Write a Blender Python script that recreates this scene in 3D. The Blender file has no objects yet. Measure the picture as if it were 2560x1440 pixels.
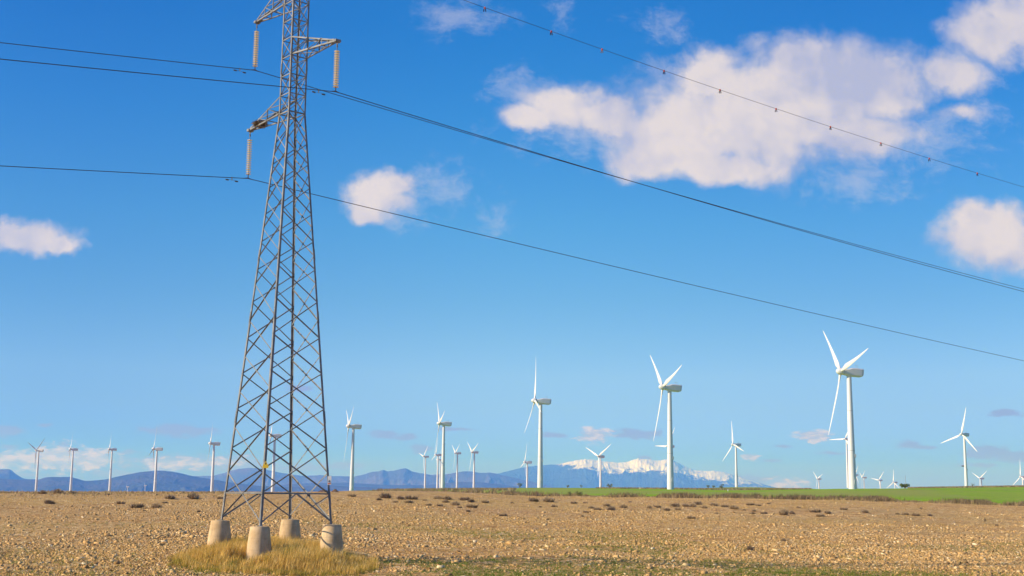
import bpy, math, random
import numpy as np
from mathutils import Vector, Matrix
R = math.radians
rng = np.random.default_rng(7); random.seed(7)
C = bpy.context.scene.collection
scene = bpy.context.scene

# ------------------------------------------------------------------ camera
F, PITCH, ROLL = 3200.0, R(9.4676), R(0.599)
cam_d = bpy.data.cameras.new('camera'); cam = bpy.data.objects.new('camera', cam_d); C.objects.link(cam)
AX = Vector((math.cos(ROLL), -math.sin(PITCH)*math.sin(ROLL), math.cos(PITCH)*math.sin(ROLL)))
AU = Vector((-math.sin(ROLL), -math.sin(PITCH)*math.cos(ROLL), math.cos(PITCH)*math.cos(ROLL)))
AF = Vector((0, math.cos(PITCH), math.sin(PITCH)))
m = Matrix.Identity(4)
for i in range(3): m[i][0] = AX[i]; m[i][1] = AU[i]; m[i][2] = -AF[i]
cam.matrix_world = m
cam_d.sensor_width = 36; cam_d.lens = 36*F/2560; cam_d.clip_start = 0.2; cam_d.clip_end = 200000
scene.camera = cam
scene.render.resolution_x = 1024; scene.render.resolution_y = 576

def ray(px, py):
    return AX*((px-1280)/F) + AU*((720-py)/F) + AF
def at(px, py, Y):                       # the point seen at a pixel of the photo, Y metres ahead
    d = ray(px, py); return d*(Y/d.y)
def uv_of(px, py):
    d = ray(px, py); return d.x/d.y, d.z/d.y

# ------------------------------------------------------------------ light
SUN_EL, SUN_SIDE = R(26), R(75)          # SUN_SIDE: turned to the left from straight behind the camera
to_sun = Vector((-math.sin(SUN_SIDE)*math.cos(SUN_EL), -math.cos(SUN_SIDE)*math.cos(SUN_EL), math.sin(SUN_EL)))
sd = bpy.data.lights.new('sun', 'SUN'); sd.energy = 4.7; sd.angle = R(0.53); sd.color = (1.0, 0.87, 0.72)
sun = bpy.data.objects.new('sun', sd); C.objects.link(sun)
sun.rotation_euler = to_sun.to_track_quat('Z', 'Y').to_euler()
scene.view_settings.view_transform = 'Standard'; scene.view_settings.look = 'None'
scene.view_settings.gamma = 1; scene.view_settings.exposure = 0.5

# ------------------------------------------------------------------ node helpers
class NT:
    def __init__(s, tree): s.t = tree; s.n = tree.nodes; s.l = tree.links
    def put(s, sock, v):
        if hasattr(v, 'is_linked') or isinstance(v, bpy.types.NodeSocket): s.l.new(v, sock)
        else: sock.default_value = v
    def math(s, op, a, b=None, c=None, clamp=False):
        n = s.n.new('ShaderNodeMath'); n.operation = op; n.use_clamp = clamp
        s.put(n.inputs[0], a)
        if b is not None: s.put(n.inputs[1], b)
        if c is not None: s.put(n.inputs[2], c)
        return n.outputs[0]
    def vmath(s, op, a, b=None, c=None):
        n = s.n.new('ShaderNodeVectorMath'); n.operation = op
        s.put(n.inputs[0], a)
        if b is not None: s.put(n.inputs[1], b)
        if c is not None: s.put(n.inputs[2], c)
        return n.outputs['Value' if op in ('LENGTH', 'DOT_PRODUCT') else 'Vector']
    def noise(s, vec, scale, detail=6, rough=.55, dist=0, col=False):
        n = s.n.new('ShaderNodeTexNoise'); s.put(n.inputs['Vector'], vec)
        n.inputs['Scale'].default_value = scale; n.inputs['Detail'].default_value = detail
        n.inputs['Roughness'].default_value = rough; n.inputs['Distortion'].default_value = dist
        return n.outputs['Color' if col else 'Fac']
    def smooth(s, v, lo, hi, a=0., b=1.):
        n = s.n.new('ShaderNodeMapRange'); n.interpolation_type = 'SMOOTHSTEP'
        s.put(n.inputs['Value'], v); s.put(n.inputs['From Min'], lo); s.put(n.inputs['From Max'], hi)
        s.put(n.inputs['To Min'], a); s.put(n.inputs['To Max'], b); return n.outputs['Result']
    def mix(s, f, a, b, mode='MIX'):
        n = s.n.new('ShaderNodeMix'); n.data_type = 'RGBA'; n.blend_type = mode
        s.put(n.inputs[0], f)
        for sock, v in ((n.inputs[6], a), (n.inputs[7], b)):
            if isinstance(v, tuple) and len(v) == 3: v = (*v, 1)
            s.put(sock, v)
        return n.outputs[2]
    def ramp(s, f, stops):
        n = s.n.new('ShaderNodeValToRGB'); s.put(n.inputs[0], f); e = n.color_ramp.elements
        while len(e) < len(stops): e.new(0.5)
        for k, (p, c) in enumerate(stops): e[k].position = p; e[k].color = (*c, 1)
        return n.outputs['Color']
    def bump(s, h, strength=.5, dist=.1, normal=None):
        n = s.n.new('ShaderNodeBump'); s.put(n.inputs['Height'], h)
        n.inputs['Strength'].default_value = strength; n.inputs['Distance'].default_value = dist
        if normal: s.l.new(normal, n.inputs['Normal'])
        return n.outputs['Normal']
    def comb(s, x, y, z):
        n = s.n.new('ShaderNodeCombineXYZ'); s.put(n.inputs[0], x); s.put(n.inputs[1], y); s.put(n.inputs[2], z); return n.outputs[0]
    def sep(s, v):
        n = s.n.new('ShaderNodeSeparateXYZ'); s.put(n.inputs[0], v); return n.outputs
    def attr(s, name):
        n = s.n.new('ShaderNodeAttribute'); n.attribute_name = name; return n.outputs

# ------------------------------------------------------------------ sky and clouds (all by direction)
world = bpy.data.worlds.new('World'); scene.world = world; world.use_nodes = True
w = NT(world.node_tree); w.n.clear()
sky = w.n.new('ShaderNodeTexSky'); sky.sky_type = 'NISHITA'; sky.sun_disc = False
sky.sun_elevation = SUN_EL; sky.sun_rotation = math.atan2(to_sun.x, to_sun.y)
sky.altitude = 700; sky.air_density = 1.0; sky.dust_density = 0.3; sky.ozone_density = 3.0
SKY_STR = 0.12
tc = w.n.new('ShaderNodeTexCoord'); D = tc.outputs['Generated']
dx, dy, dz = w.sep(D)
dys = w.math('MAXIMUM', dy, 0.02)
cu = w.math('DIVIDE', dx, dys); cv = w.math('DIVIDE', dz, dys)
P2 = w.comb(cu, cv, 0.0)
def field(vec, blobs):
    out = None
    for (px, py, rx, ry, *o) in blobs:
        u, v = uv_of(px, py)
        a = w.vmath('SUBTRACT', vec, (u, v, 0)); a = w.vmath('MULTIPLY', a, (F/rx, F/ry, 0))
        f = w.math('SUBTRACT', 1.0, w.vmath('LENGTH', a))
        if o: f = w.math('SUBTRACT', f, o[0])
        out = f if out is None else w.math('MAXIMUM', out, f)
    return out
big = [(1900,290,440,185),(1700,330,240,128),(2050,225,320,168),(1790,195,150,112),(2150,215,220,140),(1640,398,180,64),(1415,268,145,86),(1520,288,135,84),
       (1310,300,105,46),(2380,190,150,80,.12),(2490,85,150,105),(2560,45,120,110),(2400,288,160,60,.50),(1990,170,130,110),(2120,335,230,88),(1790,405,270,62),
       (952,478,94,76),(988,460,66,50),(928,520,58,42),(70,582,145,54),(145,600,76,34),(5,574,95,46),
       (2480,592,160,96),(2440,552,92,60),(2550,622,160,76)]
warp = w.noise(P2, 14, 3, .5, 0, True)
warp2 = w.noise(P2, 70, 4, .6, 0, True)
Pf = w.vmath('ADD', P2, w.vmath('MULTIPLY', w.vmath('SUBTRACT', warp, (.5, .5, .5)), (.05, .035, 0)))
Pf = w.vmath('ADD', Pf, w.vmath('MULTIPLY', w.vmath('SUBTRACT', warp2, (.5, .5, .5)), (.016, .014, 0)))
fA = field(Pf, big)
P2w = w.vmath('ADD', P2, w.vmath('MULTIPLY', w.vmath('SUBTRACT', warp, (.5, .5, .5)), (.03, .03, 0)))
nA = w.noise(P2w, 26, 10, .66)
P2s = w.vmath('ADD', P2w, (-.010, .010, 0))
nB = w.noise(P2s, 26, 3, .55)
nBs = w.noise(P2w, 26, 3, .55)
nC = w.noise(P2, 9, 4, .55)
densA = w.math('ADD', w.math('MULTIPLY', fA, 1.25), w.math('MULTIPLY', w.math('SUBTRACT', nA, .50), 1.25))
alphaA = w.smooth(densA, -.12, .72, 0, .97)
lit = w.math('MULTIPLY', w.math('SUBTRACT', nBs, nB), 1.6)  # sunlit and shaded cloud sides painted in colour, from noise shifted sunward
lit = w.math('ADD', lit, w.smooth(nC, .36, .60, 0.2, .95))
lit = w.math('ADD', lit, w.smooth(densA, .1, .8, -.25, .05))
litc = w.math('ADD', lit, 0.0, clamp=True)
wisps = [(1145,40,140,80),(1670,64,110,55),(1415,45,70,50),(1500,350,300,90),(2300,350,240,110),(1095,455,120,80),(1235,530,70,50),(2150,470,180,60),(1000,520,120,60),(2440,290,120,60),(2430,170,120,110),(1310,240,120,90)]
fW = w.math('ADD', field(Pf, wisps), w.math('MULTIPLY', w.math('SUBTRACT', w.noise(w.vmath('MULTIPLY', P2w, (1, 1.5, 1)), 42, 10, .72), .56), 3.2))
alphaW = w.smooth(fW, -.2, 1.1, 0, .34)
litc = w.math('SUBTRACT', litc, w.math('MULTIPLY', w.smooth(cu, .12, .34), w.smooth(cv, .27, .34, 0, .28)), clamp=True)  # painted shade: greys the big cloud towards its upper right
colA = w.mix(litc, (.33, .345, .475), (.555, .505, .505))
low = [(150,1144,125,38),(220,1148,80,32),(70,1150,70,26),(15,1150,85,28,.05),(1485,1088,60,25,.1),(2035,1090,58,21,.05),(1965,1213,70,22,.05),(1880,1143,40,15,.2),
       (440,1160,150,26,.3),(560,1155,90,24,.3)]
dull = [(445,1076,110,18),(10,1076,55,18),(445,1158,200,26,.1),(580,1160,110,24),(965,1085,48,14),(1012,1093,32,10),(860,1164,90,12,.1),
        (1055,1123,30,13),(1140,1073,80,7,.2),(1385,1088,48,9,.1),(1595,1085,78,15,0),(2272,1111,34,11),(2308,1119,42,8),(2515,1033,48,11),
        (2475,1132,80,20),(2535,1143,80,19),(2080,1133,52,6,.1),(1930,1151,38,6,.2),(1955,1115,28,6,.2),(1610,1145,25,7,.2),
        (750,1168,110,14,.1),(745,972,48,13,.2),(110,1064,26,7,.2),(160,1113,24,9,.1),(320,1130,34,9,.1),(20,1118,44,10,.2),(300,1185,110,12,.1),
        (2440,1162,90,10,.3),(1850,1206,110,22,.0),(60,1188,90,10,.2)]
P3 = w.vmath('MULTIPLY', P2, (1, 3.2, 1))
warp3 = w.noise(P3, 60, 3, .5, 0, True)
P3w = w.vmath('ADD', P2, w.vmath('MULTIPLY', w.vmath('SUBTRACT', warp3, (.5, .5, .5)), (.012, .004, 0)))
nL = w.noise(w.vmath('MULTIPLY', P3w, (1, 2.6, 1)), 85, 7, .6)
nLm = w.math('MULTIPLY', w.math('SUBTRACT', nL, .52), 1.9)
alphaL = w.smooth(w.math('ADD', field(P3w, low), nLm), -.08, .45, 0, .92)
alphaD = w.smooth(w.math('ADD', field(P3w, dull), nLm), -.15, .5, 0, .85)
colL = w.mix(w.smooth(nL, .42, .62), (.29, .34, .56), (.50, .485, .66))  # low clouds: bright and shaded tones painted by noise
colD = (.19, .24, .50)
hs = w.n.new('ShaderNodeHueSaturation'); hs.inputs['Saturation'].default_value = 1.0
w.l.new(sky.outputs[0], hs.inputs['Color'])
skyc = w.vmath('SCALE', hs.outputs[0]); skyc.node.inputs['Scale'].default_value = SKY_STR
# colour balance of the clear sky with elevation (polarised deep blue overhead)
AZL = (.68, .76, .86); AZR = (.88, .87, .93)
GR = [(0.0,(.30,.40,2.0)),(.05,(.285,.48,2.0)),(.086,(.272,.535,1.95)),(.178,(.45,.636,1.21)),(.24,(.523,.712,1.10)),(.31,(.47,.71,1.0)),(.387,(.395,.70,.95)),(.533,(.277,.711,.986)),(.728,(.130,.648,1.04)),(.897,(.052,.58,1.04))]
gt = w.n.new('ShaderNodeMapRange'); w.l.new(dz, gt.inputs['Value']); gt.inputs['From Max'].default_value = .40
grade = w.ramp(gt.outputs['Result'], [(p, tuple(c/2 for c in cc)) for p, cc in GR])
grade = w.vmath('MULTIPLY', grade, (2, 2, 2))
# the sky deepens towards the left (polarisation away from the glare of the low haze)
side = w.smooth(cu, -.42, .02)
grade = w.vmath('MULTIPLY', grade, w.mix(side, AZL, (1, 1, 1)))
grade = w.vmath('MULTIPLY', grade, w.mix(w.smooth(cu, .0, .36), (1, 1, 1), AZR))
skyc = w.vmath('MULTIPLY', skyc, grade)
skyc = w.mix(alphaD, skyc, colD); skyc = w.mix(alphaL, skyc, colL); skyc = w.mix(alphaW, skyc, (.48, .47, .54)); skyc = w.mix(alphaA, skyc, colA)
front = w.math('GREATER_THAN', dy, 0.03)
skyraw = w.vmath('SCALE', hs.outputs[0]); skyraw.node.inputs['Scale'].default_value = SKY_STR
fin = w.mix(front, w.vmath('MULTIPLY', skyraw, grade), skyc)
fin = w.vmath('SCALE', fin); fin.node.inputs['Scale'].default_value = 1/SKY_STR
bg = w.n.new('ShaderNodeBackground'); w.l.new(fin, bg.inputs[0]); bg.inputs[1].default_value = SKY_STR
wo = w.n.new('ShaderNodeOutputWorld'); w.l.new(bg.outputs[0], wo.inputs[0])

# ------------------------------------------------------------------ materials
def mat(name, base=(.5, .5, .5), rough=.7, metal=0., build=None, spec=.5):
    mt = bpy.data.materials.new(name); mt.use_nodes = True; t = NT(mt.node_tree)
    b = mt.node_tree.nodes['Principled BSDF']
    b.inputs['Roughness'].default_value = rough; b.inputs['Metallic'].default_value = metal
    b.inputs['Specular IOR Level'].default_value = spec
    b.inputs['Base Color'].default_value = (*base, 1)
    if build: build(t, b)
    return mt
def pos(t):
    return t.n.new('ShaderNodeNewGeometry').outputs['Position']
def obc(t):
    return t.n.new('ShaderNodeTexCoord').outputs['Object']
def mottled(c1, c2, scale, bumpd=0., rough=.55):
    def f(t, b):
        n = t.noise(obc(t), scale, 6, rough)
        t.l.new(t.mix(t.smooth(n, .35, .65), c1, c2), b.inputs['Base Color'])
        if bumpd: t.l.new(t.bump(t.noise(obc(t), scale*6, 4), .5, bumpd), b.inputs['Normal'])
    return f
M = {}
M['steel'] = mat('galvanised_steel', rough=.6, metal=.1, spec=.3, build=mottled((.155,.16,.165), (.26,.26,.255), 1.7))
M['steel_dark'] = mat('weathered_fitting', (.11,.10,.095), .5, .5)
M['wire'] = mat('conductor', (.055,.055,.065), .5, .3)
def conc(t, b):
    p = obc(t)
    n = t.noise(p, 1.6, 7, .62); n2 = t.noise(t.vmath('MULTIPLY', p, (5, 5, .5)), 1.2, 5, .6)
    c = t.mix(t.smooth(n, .3, .7), (.50,.34,.175), (.68,.50,.295))
    c = t.mix(t.smooth(n2, .52, .72, 0, .45), c, (.30,.22,.13))
    c = t.mix(t.smooth(t.noise(p, 28, 3, .6), .62, .72, 0, .6), c, (.22,.18,.13))
    z = t.sep(p)[2]; ln = t.math('ABSOLUTE', t.math('SUBTRACT', t.math('FRACT', t.math('MULTIPLY', z, 1.7)), .5))
    c = t.mix(t.smooth(ln, .47, .5, 0, .35), c, (.26,.20,.13))
    c = t.mix(t.smooth(t.noise(t.vmath('MULTIPLY', p, (9, 9, .7)), 1.0, 4, .6), .60, .70, 0, .5), c, (.33,.17,.07))
    t.l.new(c, b.inputs['Base Color']); t.l.new(t.bump(t.noise(p, 22, 6, .65), .6, .02), b.inputs['Normal'])
M['concrete'] = mat('weathered_concrete', rough=.9, build=conc, spec=.2)
M['porcelain'] = mat('glass_disc', (.62,.56,.42), .25, 0, mottled((.80,.70,.50), (.88,.80,.60), 9))
def white(t, b):
    p = obc(t)
    streak = t.noise(t.vmath('MULTIPLY', p, (1, 1, .06)), 1.1, 5, .6)
    c = t.mix(t.smooth(streak, .45, .75, 0, .35), (.68,.68,.68), (.54,.54,.53))
    z = t.sep(p)[2]
    for zz in (-28.0, -14.0): c = t.mix(t.math('LESS_THAN', t.math('ABSOLUTE', t.math('SUBTRACT', z, zz)), .06), c, (.30,.30,.30))
    t.l.new(c, b.inputs['Base Color'])
M['white'] = mat('white_gelcoat', rough=.45, build=white)
M['blade'] = mat('white_blade', rough=.4, build=mottled((.70,.695,.68), (.64,.635,.62), .35))
M['grey'] = mat('grey_trim', (.30,.30,.31), .6)
M['yellow'] = mat('yellow_sign', (.75,.50,.02), .5, 0, mottled((.72,.47,.02), (.80,.56,.04), 20))
M['black'] = mat('black_print', (.02,.02,.02), .6)
M['plate'] = mat('white_plate', (.75,.75,.73), .5, 0, mottled((.76,.76,.74), (.66,.66,.64), 9))
M['orange'] = mat('orange_clip', (.60,.07,.015), .5)
M['rubber'] = mat('black_strip', (.02,.012,.02), .6)
M['twig'] = mat('twig', rough=.9, spec=.1, build=lambda t, b: t.l.new(t.ramp(t.attr('rnd')['Fac'], [(0, (.20,.145,.085)), (.5, (.34,.25,.15)), (1, (.50,.38,.24))]), b.inputs['Base Color']))
M['nest'] = mat('nest_twig', rough=.9, spec=.1, build=lambda t, b: t.l.new(t.ramp(t.attr('rnd')['Fac'], [(0, (.09,.06,.035)), (1, (.36,.25,.14))]), b.inputs['Base Color']))
M['bird'] = mat('bird_feathers', (.16,.08,.035), .8)
def leafmat(name, stops, trans=.25):
    def f(t, b):
        c = t.ramp(t.attr('rnd')['Fac'], stops); t.l.new(c, b.inputs['Base Color'])
        tr = t.n.new('ShaderNodeBsdfTranslucent'); t.l.new(c, tr.inputs['Color'])
        mx = t.n.new('ShaderNodeMixShader'); mx.inputs[0].default_value = trans
        out = [n for n in t.n if n.type == 'OUTPUT_MATERIAL'][0]
        t.l.new(b.outputs[0], mx.inputs[1]); t.l.new(tr.outputs[0], mx.inputs[2]); t.l.new(mx.outputs[0], out.inputs['Surface'])
    return mat(name, rough=.8, build=f, spec=.15)
M['drygrass'] = leafmat('dry_grass', [(0, (.22,.23,.04)), (.14, (.56,.36,.07)), (.7, (.76,.50,.14)), (1, (.90,.68,.28))])
M['weed'] = leafmat('green_weed', [(0, (.08,.13,.012)), (.6, (.17,.23,.025)), (1, (.34,.34,.10))])
M['brush'] = leafmat('margin_brush', [(0, (.19,.14,.07)), (.45, (.34,.25,.13)), (.75, (.56,.42,.18)), (1, (.34,.36,.07))])
M['foliage'] = leafmat('bush_leaves', [(0, (.09,.12,.03)), (1, (.28,.29,.10))])
def stone(t, b):
    f = t.attr('rnd')['Fac']
    c = t.ramp(f, [(0, (.30,.165,.055)), (.35, (.52,.325,.125)), (.6, (.62,.385,.15)), (.8, (.72,.515,.24)), (1, (.80,.68,.44))])
    c = t.mix(t.smooth(t.noise(obc(t), 22, 4, .6), .35, .7, 0, .35), c, (.40,.24,.12))
    t.l.new(c, b.inputs['Base Color'])
M['stone'] = mat('limestone_rubble', rough=.9, build=stone, spec=.15)
def earth(t, b):
    p = pos(t); g = t.attr('green')['Fac']; far = t.attr('far')['Fac']
    big = t.noise(p, .035, 5, .55); mid = t.noise(p, .6, 6, .6)
    c = t.mix(t.smooth(big, .38, .62), (.50,.235,.065), (.60,.385,.14))
    c = t.mix(t.smooth(mid, .3, .7, 0, .5), c, (.34,.18,.075))
    v = t.n.new('ShaderNodeTexVoronoi'); t.l.new(p, v.inputs['Vector']); v.inputs['Scale'].default_value = 2.6
    v2 = t.n.new('ShaderNodeTexVoronoi'); t.l.new(p, v2.inputs['Vector']); v2.inputs['Scale'].default_value = 1.1
    sep = t.sep(v.outputs['Color'])
    st = t.ramp(sep[0], [(0, (.30,.155,.05)), (.5, (.54,.32,.12)), (.8, (.68,.47,.21)), (1, (.80,.64,.37))])
    sep2 = t.sep(v2.outputs['Color'])
    st2 = t.ramp(sep2[0], [(0, (.30,.155,.05)), (.5, (.54,.33,.13)), (1, (.74,.55,.28))])
    c = t.mix(.6, c, st); c = t.mix(t.math('MULTIPLY', far, .45), c, st2)
    gn = t.math('MULTIPLY', g, t.smooth(t.noise(p, 2.2, 5, .65), .38, .62))
    c = t.mix(t.math('MULTIPLY', gn, .5), c, (.19,.21,.035))
    t.l.new(c, b.inputs['Base Color'])
    h = t.math('ADD', t.math('MULTIPLY', v.outputs['Distance'], -.6), t.noise(p, 5, 5, .65))
    t.l.new(t.bump(h, .8, .22), b.inputs['Normal'])
M['earth'] = mat('stony_earth', rough=.95, build=earth, spec=.1)
def greenf(t, b):
    p = pos(t)
    n = t.noise(t.vmath('MULTIPLY', p, (1, .5, 1)), .018, 5, .6); n2 = t.noise(p, .5, 5, .65)
    c = t.mix(t.smooth(n2, .3, .7), (.205,.35,.004), (.30,.43,.010))
    c = t.mix(t.smooth(n, .57, .70, 0, .75), c, (.34,.30,.10))
    c = t.mix(t.smooth(t.noise(t.vmath('MULTIPLY', p, (.25, 1.6, 1)), .12, 5, .6), .42, .64, 0, .45), c, (.13,.26,.004))
    ol = t.attr('olive')['Fac']
    c = t.mix(t.math('MULTIPLY', ol, .8), c, (.30,.30,.07))
    c = t.mix(t.smooth(t.noise(t.vmath('MULTIPLY', p, (1, .22, 1)), .05, 4, .6), .66, .73, 0, .8), c, (.44,.30,.16))
    t.l.new(c, b.inputs['Base Color'])
    t.l.new(t.bump(t.noise(p, 3, 4), .5, .1), b.inputs['Normal'])
M['greenfield'] = mat('young_cereal', rough=.9, build=greenf, spec=.1)
def hillmat(c1, c2, c3, sc, snow=None):
    def f(t, b):
        p = pos(t)
        n = t.noise(p, sc, 8, .62); n2 = t.noise(p, sc*7, 6, .6)
        c = t.mix(t.smooth(n, .38, .62), c1, c2); c = t.mix(t.smooth(n2, .55, .72, 0, .7), c, c3); c = t.mix(t.smooth(t.noise(p, .028, 6, .7), .44, .58, 0, .75), c, c3)
        if snow:
            x, y, z = t.sep(p); e = snow(t, p, x, y, z)
            c = t.mix(e, c, (.76,.80,.88))
        t.l.new(c, b.inputs['Base Color'])
        t.l.new(t.bump(t.noise(p, sc*5, 8, .65), .8, 45), b.inputs['Normal'])
    return mat('hillside', rough=1, build=f, spec=.02)

# ------------------------------------------------------------------ object helpers
def link(o): C.objects.link(o); return o
def tag(o, label=None, cat=None, group=None, kind=None):
    if label: o['label'] = label
    if cat: o['category'] = cat
    if group: o['group'] = group
    if kind: o['kind'] = kind
    return o
def empty(name, loc=(0, 0, 0), rz=0):
    o = bpy.data.objects.new(name, None); o.location = loc; o.rotation_euler = (0, 0, rz); o.empty_display_size = .3
    return link(o)
def copy_tree(o, parent=None):
    c = o.copy(); link(c); c.parent = parent
    for ch in list(o.children): copy_tree(ch, c)
    return c
def fast_mesh(name, V, faces, rnd=None, smooth=False, attrs=None):
    """V (n,3); faces (m,k) int array all of one size; rnd one value per vertex"""
    V = np.asarray(V, np.float32); faces = np.asarray(faces, np.int32); k = faces.shape[1]
    me = bpy.data.meshes.new(name)
    me.vertices.add(len(V)); me.vertices.foreach_set('co', V.ravel())
    me.loops.add(faces.size); me.loops.foreach_set('vertex_index', faces.ravel())
    me.polygons.add(len(faces)); me.polygons.foreach_set('loop_start', np.arange(0, faces.size, k, dtype=np.int32))
    me.polygons.foreach_set('loop_total', np.full(len(faces), k, np.int32))
    at_ = dict(attrs or {})
    if rnd is not None: at_['rnd'] = rnd
    for nm, a in at_.items():
        x = me.attributes.new(nm, 'FLOAT', 'POINT'); x.data.foreach_set('value', np.asarray(a, np.float32))
    me.update(calc_edges=True)
    if smooth: me.polygons.foreach_set('use_smooth', np.ones(len(faces), bool))
    return me
class MB:
    def __init__(s): s.v = []; s.f = []
    def add(s, v, f):
        o = len(s.v); s.v += [tuple(x) for x in v]; s.f += [tuple(i+o for i in q) for q in f]; return s
    def box(s, c, d, M3=None):
        c = Vector(c); pts = []
        for x in (-.5, .5):
            for y in (-.5, .5):
                for z in (-.5, .5):
                    q = Vector((x*d[0], y*d[1], z*d[2]))
                    if M3: q = M3 @ q
                    pts.append(c+q)
        return s.add(pts, [(0,1,3,2), (4,6,7,5), (0,4,5,1), (2,3,7,6), (0,2,6,4), (1,5,7,3)])
    def lathe(s, prof, n=24, M4=None, cap=True):     # prof: (r, z)
        pts = []
        for r, z in prof:
            for k in range(n):
                a = 2*math.pi*k/n; q = Vector((r*math.cos(a), r*math.sin(a), z)); pts.append(M4 @ q if M4 else q)
        f = []
        for i in range(len(prof)-1):
            for k in range(n):
                f.append((i*n+k, i*n+(k+1) % n, (i+1)*n+(k+1) % n, (i+1)*n+k))
        if cap: f.append(tuple(range(n))[::-1]); f.append(tuple((len(prof)-1)*n+k for k in range(n)))
        return s.add(pts, f)
    def tube(s, pts, r, n=6):
        pts = [Vector(p) for p in pts]; V = []; rr = r if isinstance(r, (list, tuple)) else [r]*len(pts)
        for i, p in enumerate(pts):
            d = (pts[min(i+1, len(pts)-1)]-pts[max(i-1, 0)]).normalized()
            a = d.orthogonal().normalized() if abs(d.z) > .95 else d.cross(Vector((0, 0, 1))).normalized(); b = d.cross(a)
            for k in range(n):
                t = 2*math.pi*k/n; V.append(p+(a*math.cos(t)+b*math.sin(t))*rr[i])
        f = []
        for i in range(len(pts)-1):
            for k in range(n): f.append((i*n+k, i*n+(k+1) % n, (i+1)*n+(k+1) % n, (i+1)*n+k))
        f.append(tuple(range(n))); f.append(tuple((len(pts)-1)*n+k for k in range(n))[::-1])
        return s.add(V, f)
    def angle(s, p0, p1, w_, a, b, t=.012):          # steel angle: flanges w_ wide along directions a and b
        p0 = Vector(p0); p1 = Vector(p1); d = (p1-p0).normalized()
        a = Vector(a); a = (a-d*a.dot(d)).normalized(); b = Vector(b); b = (b-d*b.dot(d)); b = (b-a*b.dot(a)).normalized()
        cs = [(0, 0), (w_, 0), (w_, t), (t, t), (t, w_), (0, w_)]
        V = [p0+a*x+b*y for x, y in cs]+[p1+a*x+b*y for x, y in cs]
        f = [(i, (i+1) % 6, 6+(i+1) % 6, 6+i) for i in range(6)]+[(0, 3, 2, 1), (0, 5, 4, 3), (6, 7, 8, 9), (6, 9, 10, 11)]
        return s.add(V, f)
    def build(s, name, material, parent=None, smooth=False, origin=None):
        me = bpy.data.meshes.new(name)
        o0 = Vector(origin) if origin is not None else Vector((0, 0, 0))
        me.from_pydata([Vector(v)-o0 for v in s.v], [], s.f); me.update()
        import bmesh
        bm = bmesh.new(); bm.from_mesh(me); bmesh.ops.recalc_face_normals(bm, faces=bm.faces); bm.to_mesh(me); bm.free()
        if smooth: me.polygons.foreach_set('use_smooth', np.ones(len(me.polygons), bool)); 
        me.materials.append(material)
        if smooth and hasattr(me, 'set_sharp_from_angle'): me.set_sharp_from_angle(angle=R(35))
        o = link(bpy.data.objects.new(name, me)); o.location = o0
        if parent: o.parent = parent
        return o

def hash2(ix, iy, seed):
    h = (ix.astype(np.int64)*374761393 + iy.astype(np.int64)*668265263 + seed*974634777) & 0xffffffff
    h = ((h ^ (h >> 13))*1274126177) & 0xffffffff
    return ((h ^ (h >> 16)) & 0xffff)/65535.0
def vnoise(x, y, seed=0):
    ix = np.floor(x); iy = np.floor(y); fx = x-ix; fy = y-iy; fx = fx*fx*(3-2*fx); fy = fy*fy*(3-2*fy)
    a = hash2(ix, iy, seed); b = hash2(ix+1, iy, seed); c = hash2(ix, iy+1, seed); d = hash2(ix+1, iy+1, seed)
    return (a*(1-fx)+b*fx)*(1-fy)+(c*(1-fx)+d*fx)*fy
def fbm(x, y, seed=0, octv=5, rough=.5, ridged=False):
    s = 0; a = 1; t = 0
    for k in range(octv):
        n = vnoise(x, y, seed+k*17)
        if ridged: n = 1-abs(2*n-1)
        s = s+a*n; t += a; a *= rough; x = x*2.03+3.1; y = y*2.03+1.7
    return s/t
def sstep(x, a, b):
    t = np.clip((x-a)/(b-a), 0, 1); return t*t*(3-2*t)

# ------------------------------------------------------------------ terrain
# photo column -> (distance, picture row) of the ground there
COLS = {
 0:    [(58,1444),(70,1390),(100,1328),(140,1282),(190,1250),(250,1229),(400,1231),(800,1232.5),(1500,1233),(2500,1236),(5000,1245)],
 690:  [(60,1446),(67,1405),(75,1370),(100,1322),(140,1280),(190,1251),(250,1230),(400,1231),(820,1232),(1500,1233),(2500,1238),(5000,1248)],
 900:  [(61,1446),(67,1415),(75,1387),(100,1330),(140,1284),(190,1252),(255,1231),(420,1229),(560,1226.5),(830,1229),(1500,1230),(2500,1238),(5000,1250)],
 1120: [(63,1440),(70,1407),(80,1380),(105,1330),(145,1284),(195,1252),(262,1233),(350,1229),(600,1223.5),(860,1226),(1500,1230),(2500,1240),(5000,1250)],
 1340: [(65,1440),(72,1404),(82,1378),(105,1338),(145,1292),(195,1260),(260,1240),(330,1236),(450,1226),(644,1219),(900,1222),(1500,1226),(2500,1240),(5000,1252)],
 1680: [(68,1440),(75,1408),(85,1382),(108,1342),(148,1296),(200,1264),(262,1244),(330,1238),(450,1228),(542,1224),(660,1222),(900,1224),(1500,1232),(2500,1244),(5000,1256)],
 1850: [(69,1440),(76,1411),(86,1386),(110,1344),(150,1298),(200,1266),(264,1245),(330,1239),(450,1231),(600,1225),(760,1217.5),(1215,1218.5),(1500,1230),(2500,1245),(5000,1257)],
 2130: [(71,1440),(78,1414),(88,1392),(112,1346),(152,1302),(205,1268),(266,1249),(330,1239),(458,1221.5),(700,1225),(1500,1232),(2500,1246),(5000,1260)],
 2400: [(72,1440),(78,1418),(90,1394),(114,1352),(155,1309),(208,1278),(270,1256),(330,1246),(458,1226),(620,1219),(1100,1221),(1500,1228),(2500,1247),(5000,1262)],
 2560: [(73,1440),(78,1419),(90,1397),(114,1356),(155,1314),(208,1284),(274,1262),(330,1252),(458,1228),(620,1216),(1100,1219),(1500,1228),(2500,1248),(5000,1263)],
}
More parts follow.
